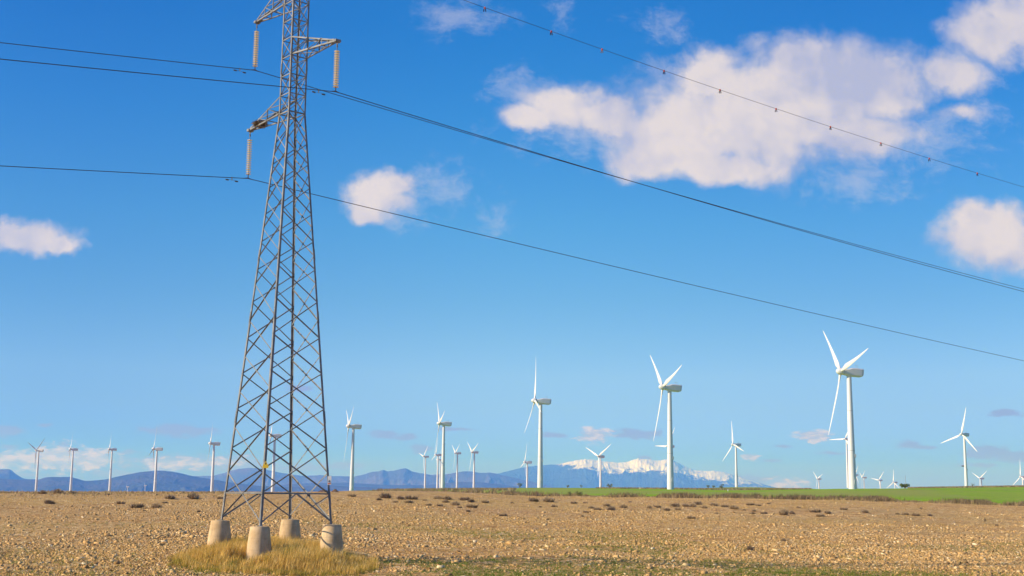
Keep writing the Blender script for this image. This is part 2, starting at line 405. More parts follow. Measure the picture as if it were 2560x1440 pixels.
RHO = np.exp(np.linspace(math.log(3), math.log(46000), 420))
TH = np.radians(np.linspace(-32, 32, 257))
cth = []; czs = []
for px, tb in sorted(COLS.items()):
    th = math.atan(ray(px, 1240).x/ray(px, 1240).y); pr = []; pz = []
    for y_, py in tb:
        p = at(px, py, y_); pr.append(math.hypot(p.x, p.y)); pz.append(p.z)
    pr = [3, 18, 35]+pr+[12000, 46000]; pz = [-1.65, -1.9, -2.9]+pz+[pz[-1]-10, pz[-1]-20]
    cth.append(th); czs.append(np.interp(np.log(RHO), np.log(pr), pz))
czs = np.array(czs); cth = np.array(cth)
ZT = np.array([np.interp(TH, cth, czs[:, j]) for j in range(len(RHO))])      # rho x theta
ker = np.exp(-.5*(np.arange(-9, 10)/3.2)**2); ker /= ker.sum()
ZT = np.apply_along_axis(lambda r: np.convolve(np.pad(r, 9, 'edge'), ker, 'valid'), 1, ZT)
kr = np.exp(-.5*(np.arange(-6, 7)/2.0)**2); kr /= kr.sum()
ZT = np.apply_along_axis(lambda r: np.convolve(np.pad(r, 6, 'edge'), kr, 'valid'), 0, ZT)
def zg(x, y, micro=True):
    x = np.asarray(x, float); y = np.asarray(y, float)
    rho = np.clip(np.hypot(x, y), 3.01, 45990); th = np.arctan2(x, y)
    thc = np.clip(th, TH[0], TH[-1]-1e-6)
    back = np.clip((np.abs(th)-TH[-1])/(math.pi-TH[-1]), 0, 1)
    def look(t):
        fi = (np.log(rho)-math.log(3))/(math.log(46000)-math.log(3))*(len(RHO)-1); i = np.clip(fi.astype(int), 0, len(RHO)-2); a = fi-i
        fj = (t-TH[0])/(TH[-1]-TH[0])*(len(TH)-1); j = np.clip(fj.astype(int), 0, len(TH)-2); b = fj-j
        return (ZT[i, j]*(1-b)+ZT[i, j+1]*b)*(1-a)+(ZT[i+1, j]*(1-b)+ZT[i+1, j+1]*b)*a
    z = look(thc); zo = look(np.clip(-np.sign(th)*TH[-1], TH[0], TH[-1]-1e-6))
    z = z*(1-back*.5)+zo*back*.5
    if micro:
        k = 1-sstep(rho, 260, 800)
        z = z+(fbm(x*.16, y*.16, 3, 3)-.5)*.28*k+(fbm(x*1.1, y*1.1, 5, 3)-.5)*.10*k
    return z
def ground_z(x, y): return float(zg(np.array([x]), np.array([y]))[0])
def on_ground(px, Y, dz=0.):
    """point of the ground in the photo's column px, Y metres ahead"""
    x = ray(px, 1240).x/ray(px, 1240).y*Y; return Vector((x, Y, ground_z(x, Y)+dz))
def ground_at(px, py, lo=40, hi=400):
    """where the line of sight through a pixel first meets the ground"""
    ys = np.exp(np.linspace(math.log(lo), math.log(hi), 900)); d = ray(px, py)
    xs = ys*d.x/d.y; zz = zg(xs, ys); g = zz-ys*d.z/d.y
    k = np.argmax(g > 0) if (g > 0).any() else len(ys)-1
    return Vector((xs[k], ys[k], float(zz[k])))

def greenness(x, y):
    n = fbm(x*.10, y*.10, 41, 4); th = np.arctan2(x, y); near = 1-sstep(np.hypot(x, y), 66, 110)
    g = sstep(n, .50, .62)*(.35+.65*near)
    band = np.exp(-((np.hypot(x, y)-(70+0*x))/7)**2)*sstep(th, -.05, .08)      # weeds along the right foreground
    g = np.maximum(g, 1.3*band*sstep(fbm(x*.22, y*.22, 77, 3), .34, .50))
    g = g*(.25+.75*sstep(th, -.20, -.06))
    patch = np.exp(-(((x+13.6)/2.6)**2+((y-62.5)/1.8)**2))
    return np.clip(np.maximum(g, patch*1.2), 0, 1)
th_a = np.concatenate([np.linspace(-180, -40, 30)[:-1], np.linspace(-40, -25, 40)[:-1], np.linspace(-25, 25, 700)[:-1], np.linspace(25, 40, 40)[:-1], np.linspace(40, 180, 30)])
th_a = np.radians(th_a)[:-1]
rh_a = np.concatenate([[3, 8, 15, 25, 35], np.linspace(42, 300, 360), np.exp(np.linspace(math.log(305), math.log(46000), 110))])
TT, RR_ = np.meshgrid(th_a, rh_a); X = RR_*np.sin(TT); Y = RR_*np.cos(TT); Z = zg(X, Y)
nr, nc = X.shape
V = np.stack([X, Y, Z], -1).reshape(-1, 3); V = np.vstack([V, [[0, 0, -1.65]]])
ii, jj = np.meshgrid(np.arange(nr-1), np.arange(nc), indexing='ij'); j2 = (jj+1) % nc
Fq = np.stack([ii*nc+jj, ii*nc+j2, (ii+1)*nc+j2, (ii+1)*nc+jj], -1).reshape(-1, 4)
cen = len(V)-1; tri = np.array([[cen, cen, (k+1) % nc, k] for k in range(nc)])
gv = np.append(greenness(X, Y).ravel(), 0); fv = np.append(sstep(RR_, 90, 200).ravel(), 0)
me = fast_mesh('ground', V, Fq, smooth=True, attrs={'green': gv, 'far': fv})
me.materials.append(M['earth']); ground = link(bpy.data.objects.new('ground', me)); tag(ground, kind='structure')
tb_ = MB(); tb_.add([V[cen]]+[V[k] for k in range(nc)], [(0, 1+(k+1) % nc, 1+k) for k in range(nc)])
o = tb_.build('ground', M['earth']); 
import bmesh
bm = bmesh.new(); bm.from_mesh(ground.data); bm.from_mesh(o.data); bmesh.ops.remove_doubles(bm, verts=[v for v in bm.verts if v.co.length < 4], dist=.01)
bpy.data.objects.remove(o); bm.to_mesh(ground.data); bm.free()

# green cereal field behind the margin
gx = [860, 900, 1000, 1120, 1250, 1340, 1680, 1900, 2130, 2400, 2560, 3200]; gd = [640, 470, 400, 345, 285, 268, 266, 268, 262, 264, 268, 280]
def front_edge(px): return np.interp(px, gx, gd)
pxs = np.linspace(860, 3300, 420); us = np.array([ray(p, 1240).x/ray(p, 1240).y for p in pxs])
tt = np.linspace(0, 1, 150)**1.6
Yf = front_edge(pxs)+4*(fbm(pxs*.02, pxs*0, 9, 3)-.5)
YY = Yf[None, :]*(1-tt[:, None])+1250*tt[:, None]; XX = us[None, :]*YY
ZZ = zg(XX, YY)+.09
olive = sstep(fbm(XX*.012, YY*.008, 12, 4), .46, .60)*sstep(YY, 280, 360)*.8
olive = np.maximum(olive, sstep(YY, 470, 560)*np.exp(-((pxs[None, :]-1850)/150)**2)*.9)
olive = np.maximum(olive, np.exp(-((pxs[None, :]-2270)/110)**2)*sstep(YY, 300, 360)*(1-sstep(YY, 430, 480)))
nr2, nc2 = XX.shape; ii, jj = np.meshgrid(np.arange(nr2-1), np.arange(nc2-1), indexing='ij')
Fq = np.stack([ii*nc2+jj, ii*nc2+jj+1, (ii+1)*nc2+jj+1, (ii+1)*nc2+jj], -1).reshape(-1, 4)
me = fast_mesh('green_field', np.stack([XX, YY, ZZ], -1).reshape(-1, 3), Fq, smooth=True, attrs={'olive': olive.ravel()})
me.materials.append(M['greenfield']); tag(link(bpy.data.objects.new('green_field', me)), kind='structure')

# ------------------------------------------------------------------ hills and mountains
def range_mesh(name, prof, D0, W, material, seed, amp=.35, fr=9., base=-60, nu=420, nv=90, rugged=1.2):
    """prof: list of (px, py) of the skyline at distance D0; the range is W deep"""
    pxp = [p[0] for p in prof]; hp = [at(p[0], p[1], D0).z-base for p in prof]
    pxs = np.linspace(pxp[0], pxp[-1], nu); H = np.interp(pxs, pxp, hp)
    kk = np.exp(-.5*(np.arange(-4, 5)/1.2)**2); kk /= kk.sum(); H = np.convolve(np.pad(H, 4, 'edge'), kk, 'valid')
    us = np.array([ray(p, 1220).x/ray(p, 1220).y for p in pxs])
    t = np.linspace(-1, .6, nv); T_, U_ = np.meshgrid(t, us, indexing='ij')
    Hm = np.broadcast_to(H, T_.shape)
    wob = (fbm(U_*30, T_*1.5, seed+50, 3)-.5)
    rid = fbm(U_*D0/1000*.9*fr/9+wob*4.0, T_*2.4+U_*3, seed, 6, .55, True)
    body = np.clip(1-np.abs(T_)**rugged, 0, 1)
    a = np.abs(T_); cut = sstep(a, .0, .35)*(1-sstep(a, .85, 1.0))
    h = Hm*(body-amp*cut*(1-rid)*1.4*(.35+body))
    h = h+Hm*.012*(fbm(U_*D0/60, T_*9, seed+9, 4)-.5)*2
    YY = D0+T_*W; XX = U_*YY
    ZZ = base+np.clip(h, -.02*Hm, None)
    nr, nc = XX.shape; ii, jj = np.meshgrid(np.arange(nr-1), np.arange(nc-1), indexing='ij')
    Fq = np.stack([ii*nc+jj, ii*nc+jj+1, (ii+1)*nc+jj+1, (ii+1)*nc+jj], -1).reshape(-1, 4)
    me = fast_mesh(name, np.stack([XX, YY, ZZ], -1).reshape(-1, 3), Fq, smooth=True)
    me.materials.append(material); o = link(bpy.data.objects.new(name, me)); tag(o, kind='structure'); return o
m_near = hillmat((.055,.075,.055), (.10,.09,.065), (.03,.045,.03), .0012)
m_mid = hillmat((.07,.085,.07), (.13,.11,.08), (.04,.055,.045), .0010)
m_cliff = hillmat((.08,.085,.065), (.17,.13,.09), (.045,.06,.05), .0010)
m_fore = hillmat((.06,.07,.05), (.09,.09,.06), (.04,.05,.035), .0012)
def snowf(t, p, x, y, z):
    n = t.noise(p, .0012, 9, .68); n2 = t.noise(t.vmath('MULTIPLY', p, (1, .5, 1)), .005, 6, .7)
    hh = t.math('ADD', z, t.math('MULTIPLY', t.math('SUBTRACT', n, .5), 900)); hh = t.math('ADD', hh, t.math('MULTIPLY', t.math('SUBTRACT', n2, .5), 650))
    n3 = t.noise(p, .017, 5, .7); hh = t.math('ADD', hh, t.math('MULTIPLY', t.math('SUBTRACT', n3, .5), 420))
    lim = t.smooth(x, 300, 2600, 1400, 880)
    lim2 = t.smooth(x, 4200, 6500, 0, -330)
    lim = t.math('ADD', lim, lim2)
    return t.smooth(t.math('SUBTRACT', hh, lim), -45, 45)
m_snow = hillmat((.03,.045,.05), (.05,.06,.06), (.02,.035,.04), .0008, snowf)
range_mesh('snowy_mountain', [(1180,1192),(1245,1184),(1300,1170),(1340,1164),(1400,1160),(1430,1153),(1464,1147),(1504,1152.5),(1547,1157),(1571,1154.5),
    (1595,1146),(1612,1147.5),(1626,1149),(1644,1152),(1666,1149),(1681,1149),(1705,1162),(1736,1175.5),(1760,1178),(1788,1177),(1812,1181),(1840,1190),(1877,1201),
    (1907,1210),(1931,1217),(1990,1228),(2060,1240)], 38000, 7000, m_snow, 11, .17, 8, nu=900, nv=160)
range_mesh('mountain_ridge', [(400,1200),(470,1191),(530,1189),(560,1182),(580,1175),(600,1171),(620,1169),(650,1171),(675,1176),(700,1182),(760,1190),(800,1187),(830,1190),(885,1191),
    (915,1184),(925,1180),(945,1178),(957,1174),(968,1178),(990,1175),(1010,1170),(1018,1172),(1028,1178),(1045,1182),(1080,1187),(1115,1185),(1140,1181),(1160,1178),(1185,1179),
    (1200,1182),(1225,1181),(1245,1185),(1290,1195),(1340,1206),(1400,1222)], 26000, 4500, m_cliff, 23, .40, 12, nu=700)
range_mesh('low_ridge', [(-700,1205),(-300,1188),(-120,1182),(-40,1176),(0,1173),(20,1172.5),(27,1175),(32,1181),(45,1190),(58,1197),(85,1198),(140,1201),(260,1212),(400,1230)], 21000, 3200, m_mid, 31, .35, 12)
range_mesh('hills', [(-700,1210),(-200,1200),(-60,1193),(0,1196),(45,1199),(75,1199),(90,1200),(113,1193.5),(130,1191.5),(152,1192.5),(175,1192),(190,1196),(210,1202),(235,1201),(260,1199),(280,1194),(310,1187),
    (350,1180),(390,1176),(410,1176.5),(430,1179),(455,1184),(480,1190),(505,1194),(530,1198),(570,1205),(640,1214),(720,1218),(800,1213),(900,1217),(1000,1222),(1100,1232)], 15000, 2600, m_near, 41, .35, 9, nu=700)
range_mesh('foothills', [(620,1218),(760,1208),(860,1206),(960,1212),(1060,1213),(1150,1204),(1210,1206),(1270,1213),(1340,1222),(1400,1234)], 19000, 2500, m_fore, 57, .3, 9)

# ------------------------------------------------------------------ haze
hz = MB(); hz.box((0, 0, 475), (94000, 94000, 1750))
hm = bpy.data.materials.new('haze'); hm.use_nodes = True; ht = NT(hm.node_tree); ht.n.clear()
pv = ht.n.new('ShaderNodeVolumePrincipled'); pv.inputs['Density'].default_value = 7.2e-5; pv.inputs['Color'].default_value = (.09, .28, 1.0, 1); pv.inputs['Absorption Color'].default_value = (1, 1, 1, 1)
pv.inputs['Anisotropy'].default_value = .1
mo = ht.n.new('ShaderNodeOutputMaterial'); ht.l.new(pv.outputs[0], mo.inputs['Volume'])
haze = hz.build('haze', hm); tag(haze, kind='stuff')

# ------------------------------------------------------------------ stones
def scatter(n, y0, y1, p=1.0, umin=-.47, umax=.47):
    """n points, density falling with distance as Y^-p per square metre"""
    q = rng.random(n); e = 2-p
    Y = (y0**e+(y1**e-y0**e)*q)**(1/e) if abs(e) > 1e-6 else y0*(y1/y0)**q
    U = rng.uniform(umin, umax, n); return U*Y, Y
ICO = np.array([[-1,-1,-1],[1,-1,-1],[1,1,-1],[-1,1,-1],[-1,-1,1],[1,-1,1],[1,1,1],[-1,1,1]], float)
ICF = np.array([[0,3,2,1],[4,5,6,7],[0,1,5,4],[1,2,6,5],[2,3,7,6],[3,0,4,7]])
def stones(x, y, size):
    n = len(x); V = np.repeat(ICO[None], n, 0)*(1+rng.normal(0, .22, (n, 8, 3)))
    V[:, 4:, :2] *= rng.uniform(.35, .95, (n, 1, 2)); V *= .62
    V *= size[:, None, None]*np.stack([rng.uniform(.8, 1.8, n), rng.uniform(.6, 1.1, n), rng.uniform(.28, .7, n)], -1)[:, None, :]
    a = rng.uniform(0, 2*math.pi, n); ca, sa = np.cos(a)[:, None], np.sin(a)[:, None]
    X, Y = V[..., 0]*ca-V[..., 1]*sa, V[..., 0]*sa+V[..., 1]*ca
    tl = rng.normal(0, .3, n)[:, None]; Z = V[..., 2]+X*tl
    z = zg(x, y)
    V = np.stack([X+x[:, None], Y+y[:, None], Z+(z+size*.12)[:, None]], -1).reshape(-1, 3)
    Fc = (ICF[None]+(np.arange(n)*8)[:, None, None]).reshape(-1, 4)
    return V, Fc, np.repeat(np.clip(rng.normal(.5, .24, n), 0, 1), 8)
sx, sy = [], []
for n, y0, y1, p in ((150000, 50, 100, .6), (210000, 88, 170, .6), (80000, 165, 262, 1.0)):
    x, y = scatter(n, y0, y1, p); sx.append(x); sy.append(y)
x = np.concatenate(sx); y = np.concatenate(sy)
keep = rng.random(len(x)) < (.14+.86*sstep(fbm(x*.055, y*.03, 91, 4)*.7+.3*fbm((x*.5-y*.87)*.35, (x*.87+y*.5)*.03, 17, 3), .42, .56))*(1-.6*greenness(x, y))
keep &= ((x+12.3)/3.8)**2+((y-68.2)/5.0)**2 > 1
x, y = x[keep], y[keep]
size = np.clip(np.exp(rng.normal(math.log(.042), .55, len(x))), .018, .27)*np.where(y > 110, 1.1, 1)
V, Fc, rv = stones(x, y, size)
me = fast_mesh('stones', V, Fc, rv); me.materials.append(M['stone'])
tag(link(bpy.data.objects.new('stones', me)), 'pale limestone rubble strewn over the bare brown field', 'stones', kind='stuff')

# ------------------------------------------------------------------ blades of grass, weeds, brush
def blades(x, y, h, wd, lean=.35, seg=2, wind=(.25, .05), z=None, rnd=None, spread=0):
    n = len(x); z = zg(x, y) if z is None else z
    a = rng.uniform(0, 2*math.pi, n); l = rng.normal(0, lean, n)
    dx_, dy_ = np.cos(a)*l+wind[0], np.sin(a)*l+wind[1]
    fa = rng.uniform(-.9, .9, n); px_, py_ = np.cos(fa), np.sin(fa)           # face roughly towards the open side
    V = np.zeros((n, 2*seg+1, 3))
    for k in range(seg):
        t = k/seg
        for s, c in ((0, -1), (1, 1)):
            V[:, 2*k+s, 0] = x+dx_*h*t**1.8+px_*wd*c*.5*(1-.45*t); V[:, 2*k+s, 1] = y+dy_*h*t**1.8+py_*wd*c*.5*(1-.45*t); V[:, 2*k+s, 2] = z+h*t-.03
    V[:, 2*seg, 0] = x+dx_*h; V[:, 2*seg, 1] = y+dy_*h; V[:, 2*seg, 2] = z+h*(1-.12*np.abs(l))
    tr = []
    for k in range(seg-1): tr += [[2*k, 2*k+1, 2*k+3], [2*k, 2*k+3, 2*k+2]]
    tr += [[2*seg-2, 2*seg-1, 2*seg]]
    Fc = (np.array(tr)[None]+(np.arange(n)*(2*seg+1))[:, None, None]).reshape(-1, 3)
    r_ = rng.random(n) if rnd is None else rnd
    return V.reshape(-1, 3), Fc, np.repeat(np.clip(r_, 0, 1), 2*seg+1)
def put(name, parts, material, **kw):
    V = []; Fc = []; r_ = []; o = 0
    for v, f, q in parts: V.append(v); Fc.append(f+o); r_.append(q); o += len(v)
    me = fast_mesh(name, np.concatenate(V), np.concatenate(Fc), np.concatenate(r_)); me.materials.append(material)
    ob = link(bpy.data.objects.new(name, me)); tag(ob, **kw); return ob
# long dry grass round the pylon's feet, in clumps
nq = 900; a = rng.uniform(0, 2*math.pi, nq); q = np.sqrt(rng.random(nq))
cx_ = -12.2+4.45*q*np.cos(a); cy_ = 68.3+5.8*q*np.sin(a)-.35*(cx_+12.2)
nb = 95; bx = np.repeat(cx_, nb)+rng.normal(0, .17, nq*nb); by = np.repeat(cy_, nb)+rng.normal(0, .17, nq*nb)
edge = np.repeat((1-.5*sstep(q, .72, 1.0))*np.where(np.minimum(np.hypot(cx_+12.82, cy_-65.5)/1.5, np.hypot(cx_+9.5, cy_-68.2)/1.6) < 1, .10, 1), nb); ch = np.repeat(rng.uniform(.55, 1.1, nq), nb)
bh = .86*edge*ch*rng.uniform(.4, 1.35, nq*nb)
tone = np.clip(np.repeat(rng.normal(.5, .22, nq), nb)+rng.normal(0, .18, nq*nb), 0, 1)
no = 260; a2 = rng.uniform(0, 2*math.pi, no); q2 = rng.uniform(.96, 1.10, no)
ox = np.repeat(-12.2+4.9*q2*np.cos(a2), 26)+rng.normal(0, .13, no*26); oy = np.repeat(67.9+6.1*q2*np.sin(a2)-.35*4.9*q2*np.cos(a2), 26)+rng.normal(0, .13, no*26)
oh = np.repeat(rng.uniform(.12, .5, no), 26)*rng.uniform(.5, 1.2, no*26)
gx_ = -12.2+5.0*np.cos(a2[:200]-.2)*rng.uniform(.85, 1.1, 200); gy_ = 67.9-np.abs(6.1*np.sin(a2[:200]))*rng.uniform(.85, 1.08, 200)-.35*(gx_+12.2)
gx_ = np.repeat(gx_, 40)+rng.normal(0, .16, 8000); gy_ = np.repeat(gy_, 40)+rng.normal(0, .16, 8000)
put('dry_grass', [blades(ox, oy, oh, .018, .3, 2, (.1, 0)), blades(gx_, gy_, rng.uniform(.06, .28, 8000), .022, .5, 2, (0, 0), rnd=rng.uniform(0, .12, 8000)), blades(bx, by, bh, .02, .22, 3, (.13, .02), rnd=tone)], M['drygrass'],
    label='long straw coloured grass growing thick round the concrete footings', cat='grass', kind='stuff')
# weeds
x, y = scatter(90000, 46, 115, 1.0); g = greenness(x, y); k = rng.random(len(x)) < g*.75+.02; x, y = x[k], y[k]
n = len(x); x = np.repeat(x, 5)+rng.normal(0, .05, n*5); y = np.repeat(y, 5)+rng.normal(0, .05, n*5)
put('weeds', [blades(x, y, rng.uniform(.03, .13, n*5), .035, .9, 1, (0, 0))], M['weed'], label='low green weeds sprouting in patches between the stones', cat='weeds', kind='stuff')
# thin straw stubble over the field
x, y = scatter(120000, 55, 255, .6); k = rng.random(len(x)) < sstep(fbm(x*.05, y*.05, 64, 4), .42, .62); x, y = x[k], y[k]
put('stubble', [blades(x, y, rng.uniform(.05, .20, len(x)), .035, .8, 1, (.1, 0), rnd=rng.uniform(.1, .8, len(x)))], M['drygrass'], label='sparse short straw stubble scattered over the stony field', cat='stubble', kind='stuff')
# brush along the margin between the stony field and the green one
n = 34000; pp = rng.uniform(930, 2760, n); Yb = front_edge(pp)+rng.normal(-3, 2.6, n)
ub = ((pp-1280)/F)*1.0137-.0002; ub = np.interp(pp, np.linspace(860, 3300, 420), us) if len(us) == 420 else ub
xb = ub*Yb; cl = fbm(xb*.22, Yb*.22, 33, 4); dens = sstep(cl, .32, .58)*(.35+.65*sstep(pp, 1150, 1350))
k = rng.random(n) < dens; xb, Yb, pk, cl = xb[k], Yb[k], pp[k], cl[k]
hb = (.25+.9*sstep(cl, .42, .68))*rng.uniform(.5, 1.15, len(xb))
p1 = blades(xb, Yb, hb, .10, .5, 2, (.1, 0), rnd=np.clip(1.1-cl*1.2+rng.normal(0, .2, len(xb)), 0, 1))
# scrub on the far crests
n = 9000; pc = np.concatenate([rng.uniform(1490, 2030, n//2), rng.uniform(2270, 2560, n//2)]); Yc = np.where(pc < 2100, 585+rng.normal(0, 14, n), 600+rng.normal(0, 14, n))
uc = np.array([ray(p, 1240).x/ray(p, 1240).y for p in pc]); xc = uc*Yc
p2 = blades(xc, Yc, rng.uniform(.2, 1.0, n), .22, .6, 2, (.1, 0), rnd=rng.uniform(0, .75, n))
n = 6000; pc = rng.uniform(950, 1290, n); Yc = 470+rng.normal(0, 30, n); uc = np.array([ray(p, 1240).x/ray(p, 1240).y for p in pc])
p3 = blades(uc*Yc, Yc, rng.uniform(.2, .9, n), .2, .6, 2, (.1, 0), rnd=rng.uniform(.1, .8, n))
n = 5000; pc = rng.uniform(-60, 620, n); Yc = 235+rng.normal(0, 14, n); uc = np.array([ray(p, 1240).x/ray(p, 1240).y for p in pc]); k = fbm(uc*Yc*.12, Yc*.3, 21, 3) > .5
p4 = blades((uc*Yc)[k], Yc[k], rng.uniform(.1, .45, k.sum()), .12, .6, 2, (.1, 0), rnd=rng.uniform(.2, .8, k.sum()))
put('margin_brush', [p1, p2, p3, p4], M['brush'], label='tangled brown brush along the edge of the green field', cat='brush', kind='stuff')

# ------------------------------------------------------------------ shrubs on the field
def shrub_mesh(seed, n=420, wd=.02):
    r = np.random.default_rng(seed); a = r.uniform(0, 2*math.pi, n); el = r.uniform(.12, 1.45, n); L = r.uniform(.55, 1.0, n)
    cl = r.integers(0, 5, n); cc = r.uniform(-.35, .35, (5, 2)); s = r.uniform(.6, 1, 5)[cl]
    bx = cc[cl, 0]+r.normal(0, .05, n); by = cc[cl, 1]+r.normal(0, .05, n)
    V = np.zeros((n, 5, 3)); dx_ = np.cos(a)*np.cos(el); dy_ = np.sin(a)*np.cos(el); dz_ = np.sin(el)
    L = L*s; p = r.uniform(-.9, .9, n); qx, qy = np.cos(p), np.sin(p)
    kx, ky, kz = r.normal(0, .13, n), r.normal(0, .13, n), r.normal(0, .1, n)
    for k, t in ((0, 0), (1, .55)):
        for s_, c in ((0, -1), (1, 1)):
            V[:, 2*k+s_] = np.stack([bx+dx_*L*t*.62+kx*t+qx*c*wd*.5, by+dy_*L*t*.62+ky*t+qy*c*wd*.5, dz_*L*t*.75+kz*t-.03*(1-t)], -1)
    V[:, 4] = np.stack([bx+dx_*L*.62, by+dy_*L*.62, dz_*L*.75], -1)
    Fc = (np.array([[0, 1, 3], [0, 3, 2], [2, 3, 4]])[None]+(np.arange(n)*5)[:, None, None]).reshape(-1, 3)
    me = fast_mesh('shrub', V.reshape(-1, 3), Fc, np.repeat(r.random(n), 5)); me.materials.append(M['twig']); return me
shrub_protos = [shrub_mesh(100+k, 420, .035) for k in range(4)]
c6 = lambda X, Y, W, H=0: (820+X/3, 960+Y/3, W/3, H/3)
c7 = lambda X, Y, W, H=0: (1400+X/4.267, 1180+Y/4.267, W/4.267, H/4.267)
c5 = lambda X, Y, W, H=0: (X/3, 960+Y/3, W/3, H/3)
c8 = lambda X, Y, W, H=0: (2000+X/4.571, 1260+Y/4.571, W/4.571, H/4.571)
SH = [c6(*q) for q in [(180,846,60),(380,872,50),(435,856,100),(500,890,50),(555,866,80),(625,866,90),(612,892,65),(760,912,50),(838,915,48),(830,862,70),(905,868,90),(955,910,90),(880,890,60),
      (1030,874,80),(1065,885,70),(1080,926,80),(985,930,40),(1180,892,60),(1378,897,36),(1545,882,80),(1655,884,90),(1697,925,50),(1592,925,28),(1310,990,60),(1050,958,40),(725,875,34)]]
SH += [c7(*q) for q in [(135,338,90,35),(275,335,55),(335,390,64),(505,368,80,40),(400,410,90),(540,410,100,50),(675,383,115),(960,390,64,45),(1035,380,80),(1155,414,90),(1225,370,110),(1255,405,85),
      (1330,370,90),(1410,374,110),(1470,350,90,45),(1540,388,90),(1640,360,90),(1760,376,80,40),(1860,398,120,45),(2030,356,90),(2120,362,60),(2065,420,55),(2050,450,66),(2175,448,66),(2400,460,130,75),(2475,450,60,40),
      (2545,386,60),(1400,500,80,40),(1672,445,44),(2035,838,80,60),(2385,740,60,40),(750,325,40),(2225,340,44),(280,436,60),(1965,412,60)]]
SH += [c5(*q) for q in [(315,824,70),(440,824,100),(545,824,60),(1025,930,95,50),(1180,930,75,45),(1235,895,44),(1290,862,100),(1440,862,120),(380,900,90),(805,832,34),(905,900,60),(1485,960,44),(1660,862,56)]]
SH += [c8(*q) for q in [(170,95,120,55),(310,108,90,40),(230,145,100,40),(500,66,80),(745,100,90),(1105,118,60),(1200,125,90),(1320,136,80),(1480,138,80),(2115,200,28,36),(2247,252,34,34),(1380,54,44)]]
ORD = ['first','second','third','fourth','fifth','sixth','seventh','eighth','ninth','tenth','eleventh','twelfth','thirteenth','fourteenth','fifteenth','sixteenth','seventeenth','eighteenth','nineteenth','twentieth']
areas = {}
for s in SH:
    px, py, wd, hh = s
    zone = ('left of the pylon', 0) if px < 560 else ('just right of the pylon', 1) if px < 1240 else ('at mid field', 2) if px < 1700 else ('left of the tallest turbine', 3) if px < 2060 else ('at the right of the field', 4)
    areas.setdefault(zone, []).append(s)
first = []
for (zone, _), lst in areas.items():
    lst.sort(key=lambda s: s[1]); half = (len(lst)+1)//2
    for row, sub in (('farther', lst[:half]), ('nearer', lst[half:])):
        sub.sort(key=lambda s: s[0])
        for k, (px, py, wd, hh) in enumerate(sub):
            p = ground_at(px, py, 60, 262); ww = wd/F*p.y; zz = (hh or wd*.42)/F*p.y
            o = bpy.data.objects.new('dry_shrub', shrub_protos[(k*3+int(px)) % 4]); link(o)
            o.location = p; o.rotation_euler = (0, 0, (px*7) % 6.28); o.scale = (ww/1.0, ww/1.0, max(zz, .40*ww)/.60)
            sz = 'large' if wd > 28 else 'small' if wd < 15 else 'medium'
            tag(o, f'{sz} brown shrub {zone}, {ORD[k]} from left in {row} row', 'shrub', 'dry shrubs on the stony field')

# small leafy bushes on the crest
def bush(px, py, Y, wpx, hpx, label, name='bush', trunk=.25, mt='foliage', seed=0, n=260):
    r = np.random.default_rng(seed+int(px)); base = on_ground(px, Y); W = wpx/F*Y; H = (at(px, py, Y).z-base.z) if hpx is None else hpx/F*Y
    e = empty(name, base); tag(e, label, 'bush' if name == 'bush' else 'tree', 'bushes on the crest')
    tk = MB(); h0 = H*trunk
    tk.tube([(0, 0, -.1), (.03*H, 0, h0), (.0, .02*H, H*.6)], [.06*W, .045*W, .012*W], 7)
    for q in range(5):
        a_ = q*1.3+seed; tk.tube([(.02*H, 0, h0*.8), (math.cos(a_)*W*.2, math.sin(a_)*W*.2, h0+H*.25), (math.cos(a_)*W*.36, math.sin(a_)*W*.36, H*.75)], [.03*W, .02*W, .006*W], 5)
    tk.build('trunk', M['twig'], e)
    nc = 9; cc = np.stack([r.uniform(-.33, .33, nc)*W, r.uniform(-.33, .33, nc)*W, h0+r.uniform(.15, .85, nc)*(H-h0)], -1); rr = r.uniform(.12, .24, nc)*W
    k = r.integers(0, nc, n); v = r.normal(0, 1, (n, 3)); v /= np.linalg.norm(v, axis=1)[:, None]
    c = cc[k]+v*(rr[k]*r.uniform(.3, 1, n)**.5)[:, None]*np.array([1, 1, .75]); c[:, 2] = np.clip(c[:, 2], h0*.5, None)
    s = .06*W*r.uniform(.6, 1.3, n)
    d1 = r.normal(0, 1, (n, 3)); d1 /= np.linalg.norm(d1, axis=1)[:, None]; d2 = np.cross(d1, r.normal(0, 1, (n, 3))); d2 /= np.linalg.norm(d2, axis=1)[:, None]
    V = np.stack([c-d1*s[:, None], c+d2*s[:, None]*.5, c+d1*s[:, None], c-d2*s[:, None]*.5], 1).reshape(-1, 3)
    me = fast_mesh('crown', V, np.arange(4*n).reshape(-1, 4), np.repeat(r.random(n), 4)); me.materials.append(M[mt])
    o = link(bpy.data.objects.new('crown', me)); o.parent = e
bush(1299, 1209, 640, 15, 13, 'small dark bush just left of the tower with the sunlit nacelle box', seed=1)
bush(1419, 1214, 640, 10, 8, 'small rounded olive bush on the crest, leftmost below the snowy mountain', seed=2)
bush(1453, 1213, 640, 8, 8, 'tiny upright bush on the crest left of a small dark-bladed turbine', seed=3)
bush(1524, 1211, 640, 16, 12, 'open leafy bush right of the small turbine below the snowy peaks', seed=4)
bush(1771, 1213, 700, 11, 8, 'left one of two small round bushes sitting side by side', seed=5)
bush(1784, 1213, 700, 11, 8, 'right one of two small round bushes sitting side by side', seed=6)
bush(1804, 1217, 600, 16, 14, 'taller olive bush standing alone on the green field crest', seed=7)
bush(2263, 1213, 560, 26, 11, 'broad green bush on the crest between two tiny turbines', seed=8, n=700)
bush(2433, 1209, 640, 12, 12, 'thin twiggy bush just right of the three-bladed turbine near the right edge', seed=9, n=90)
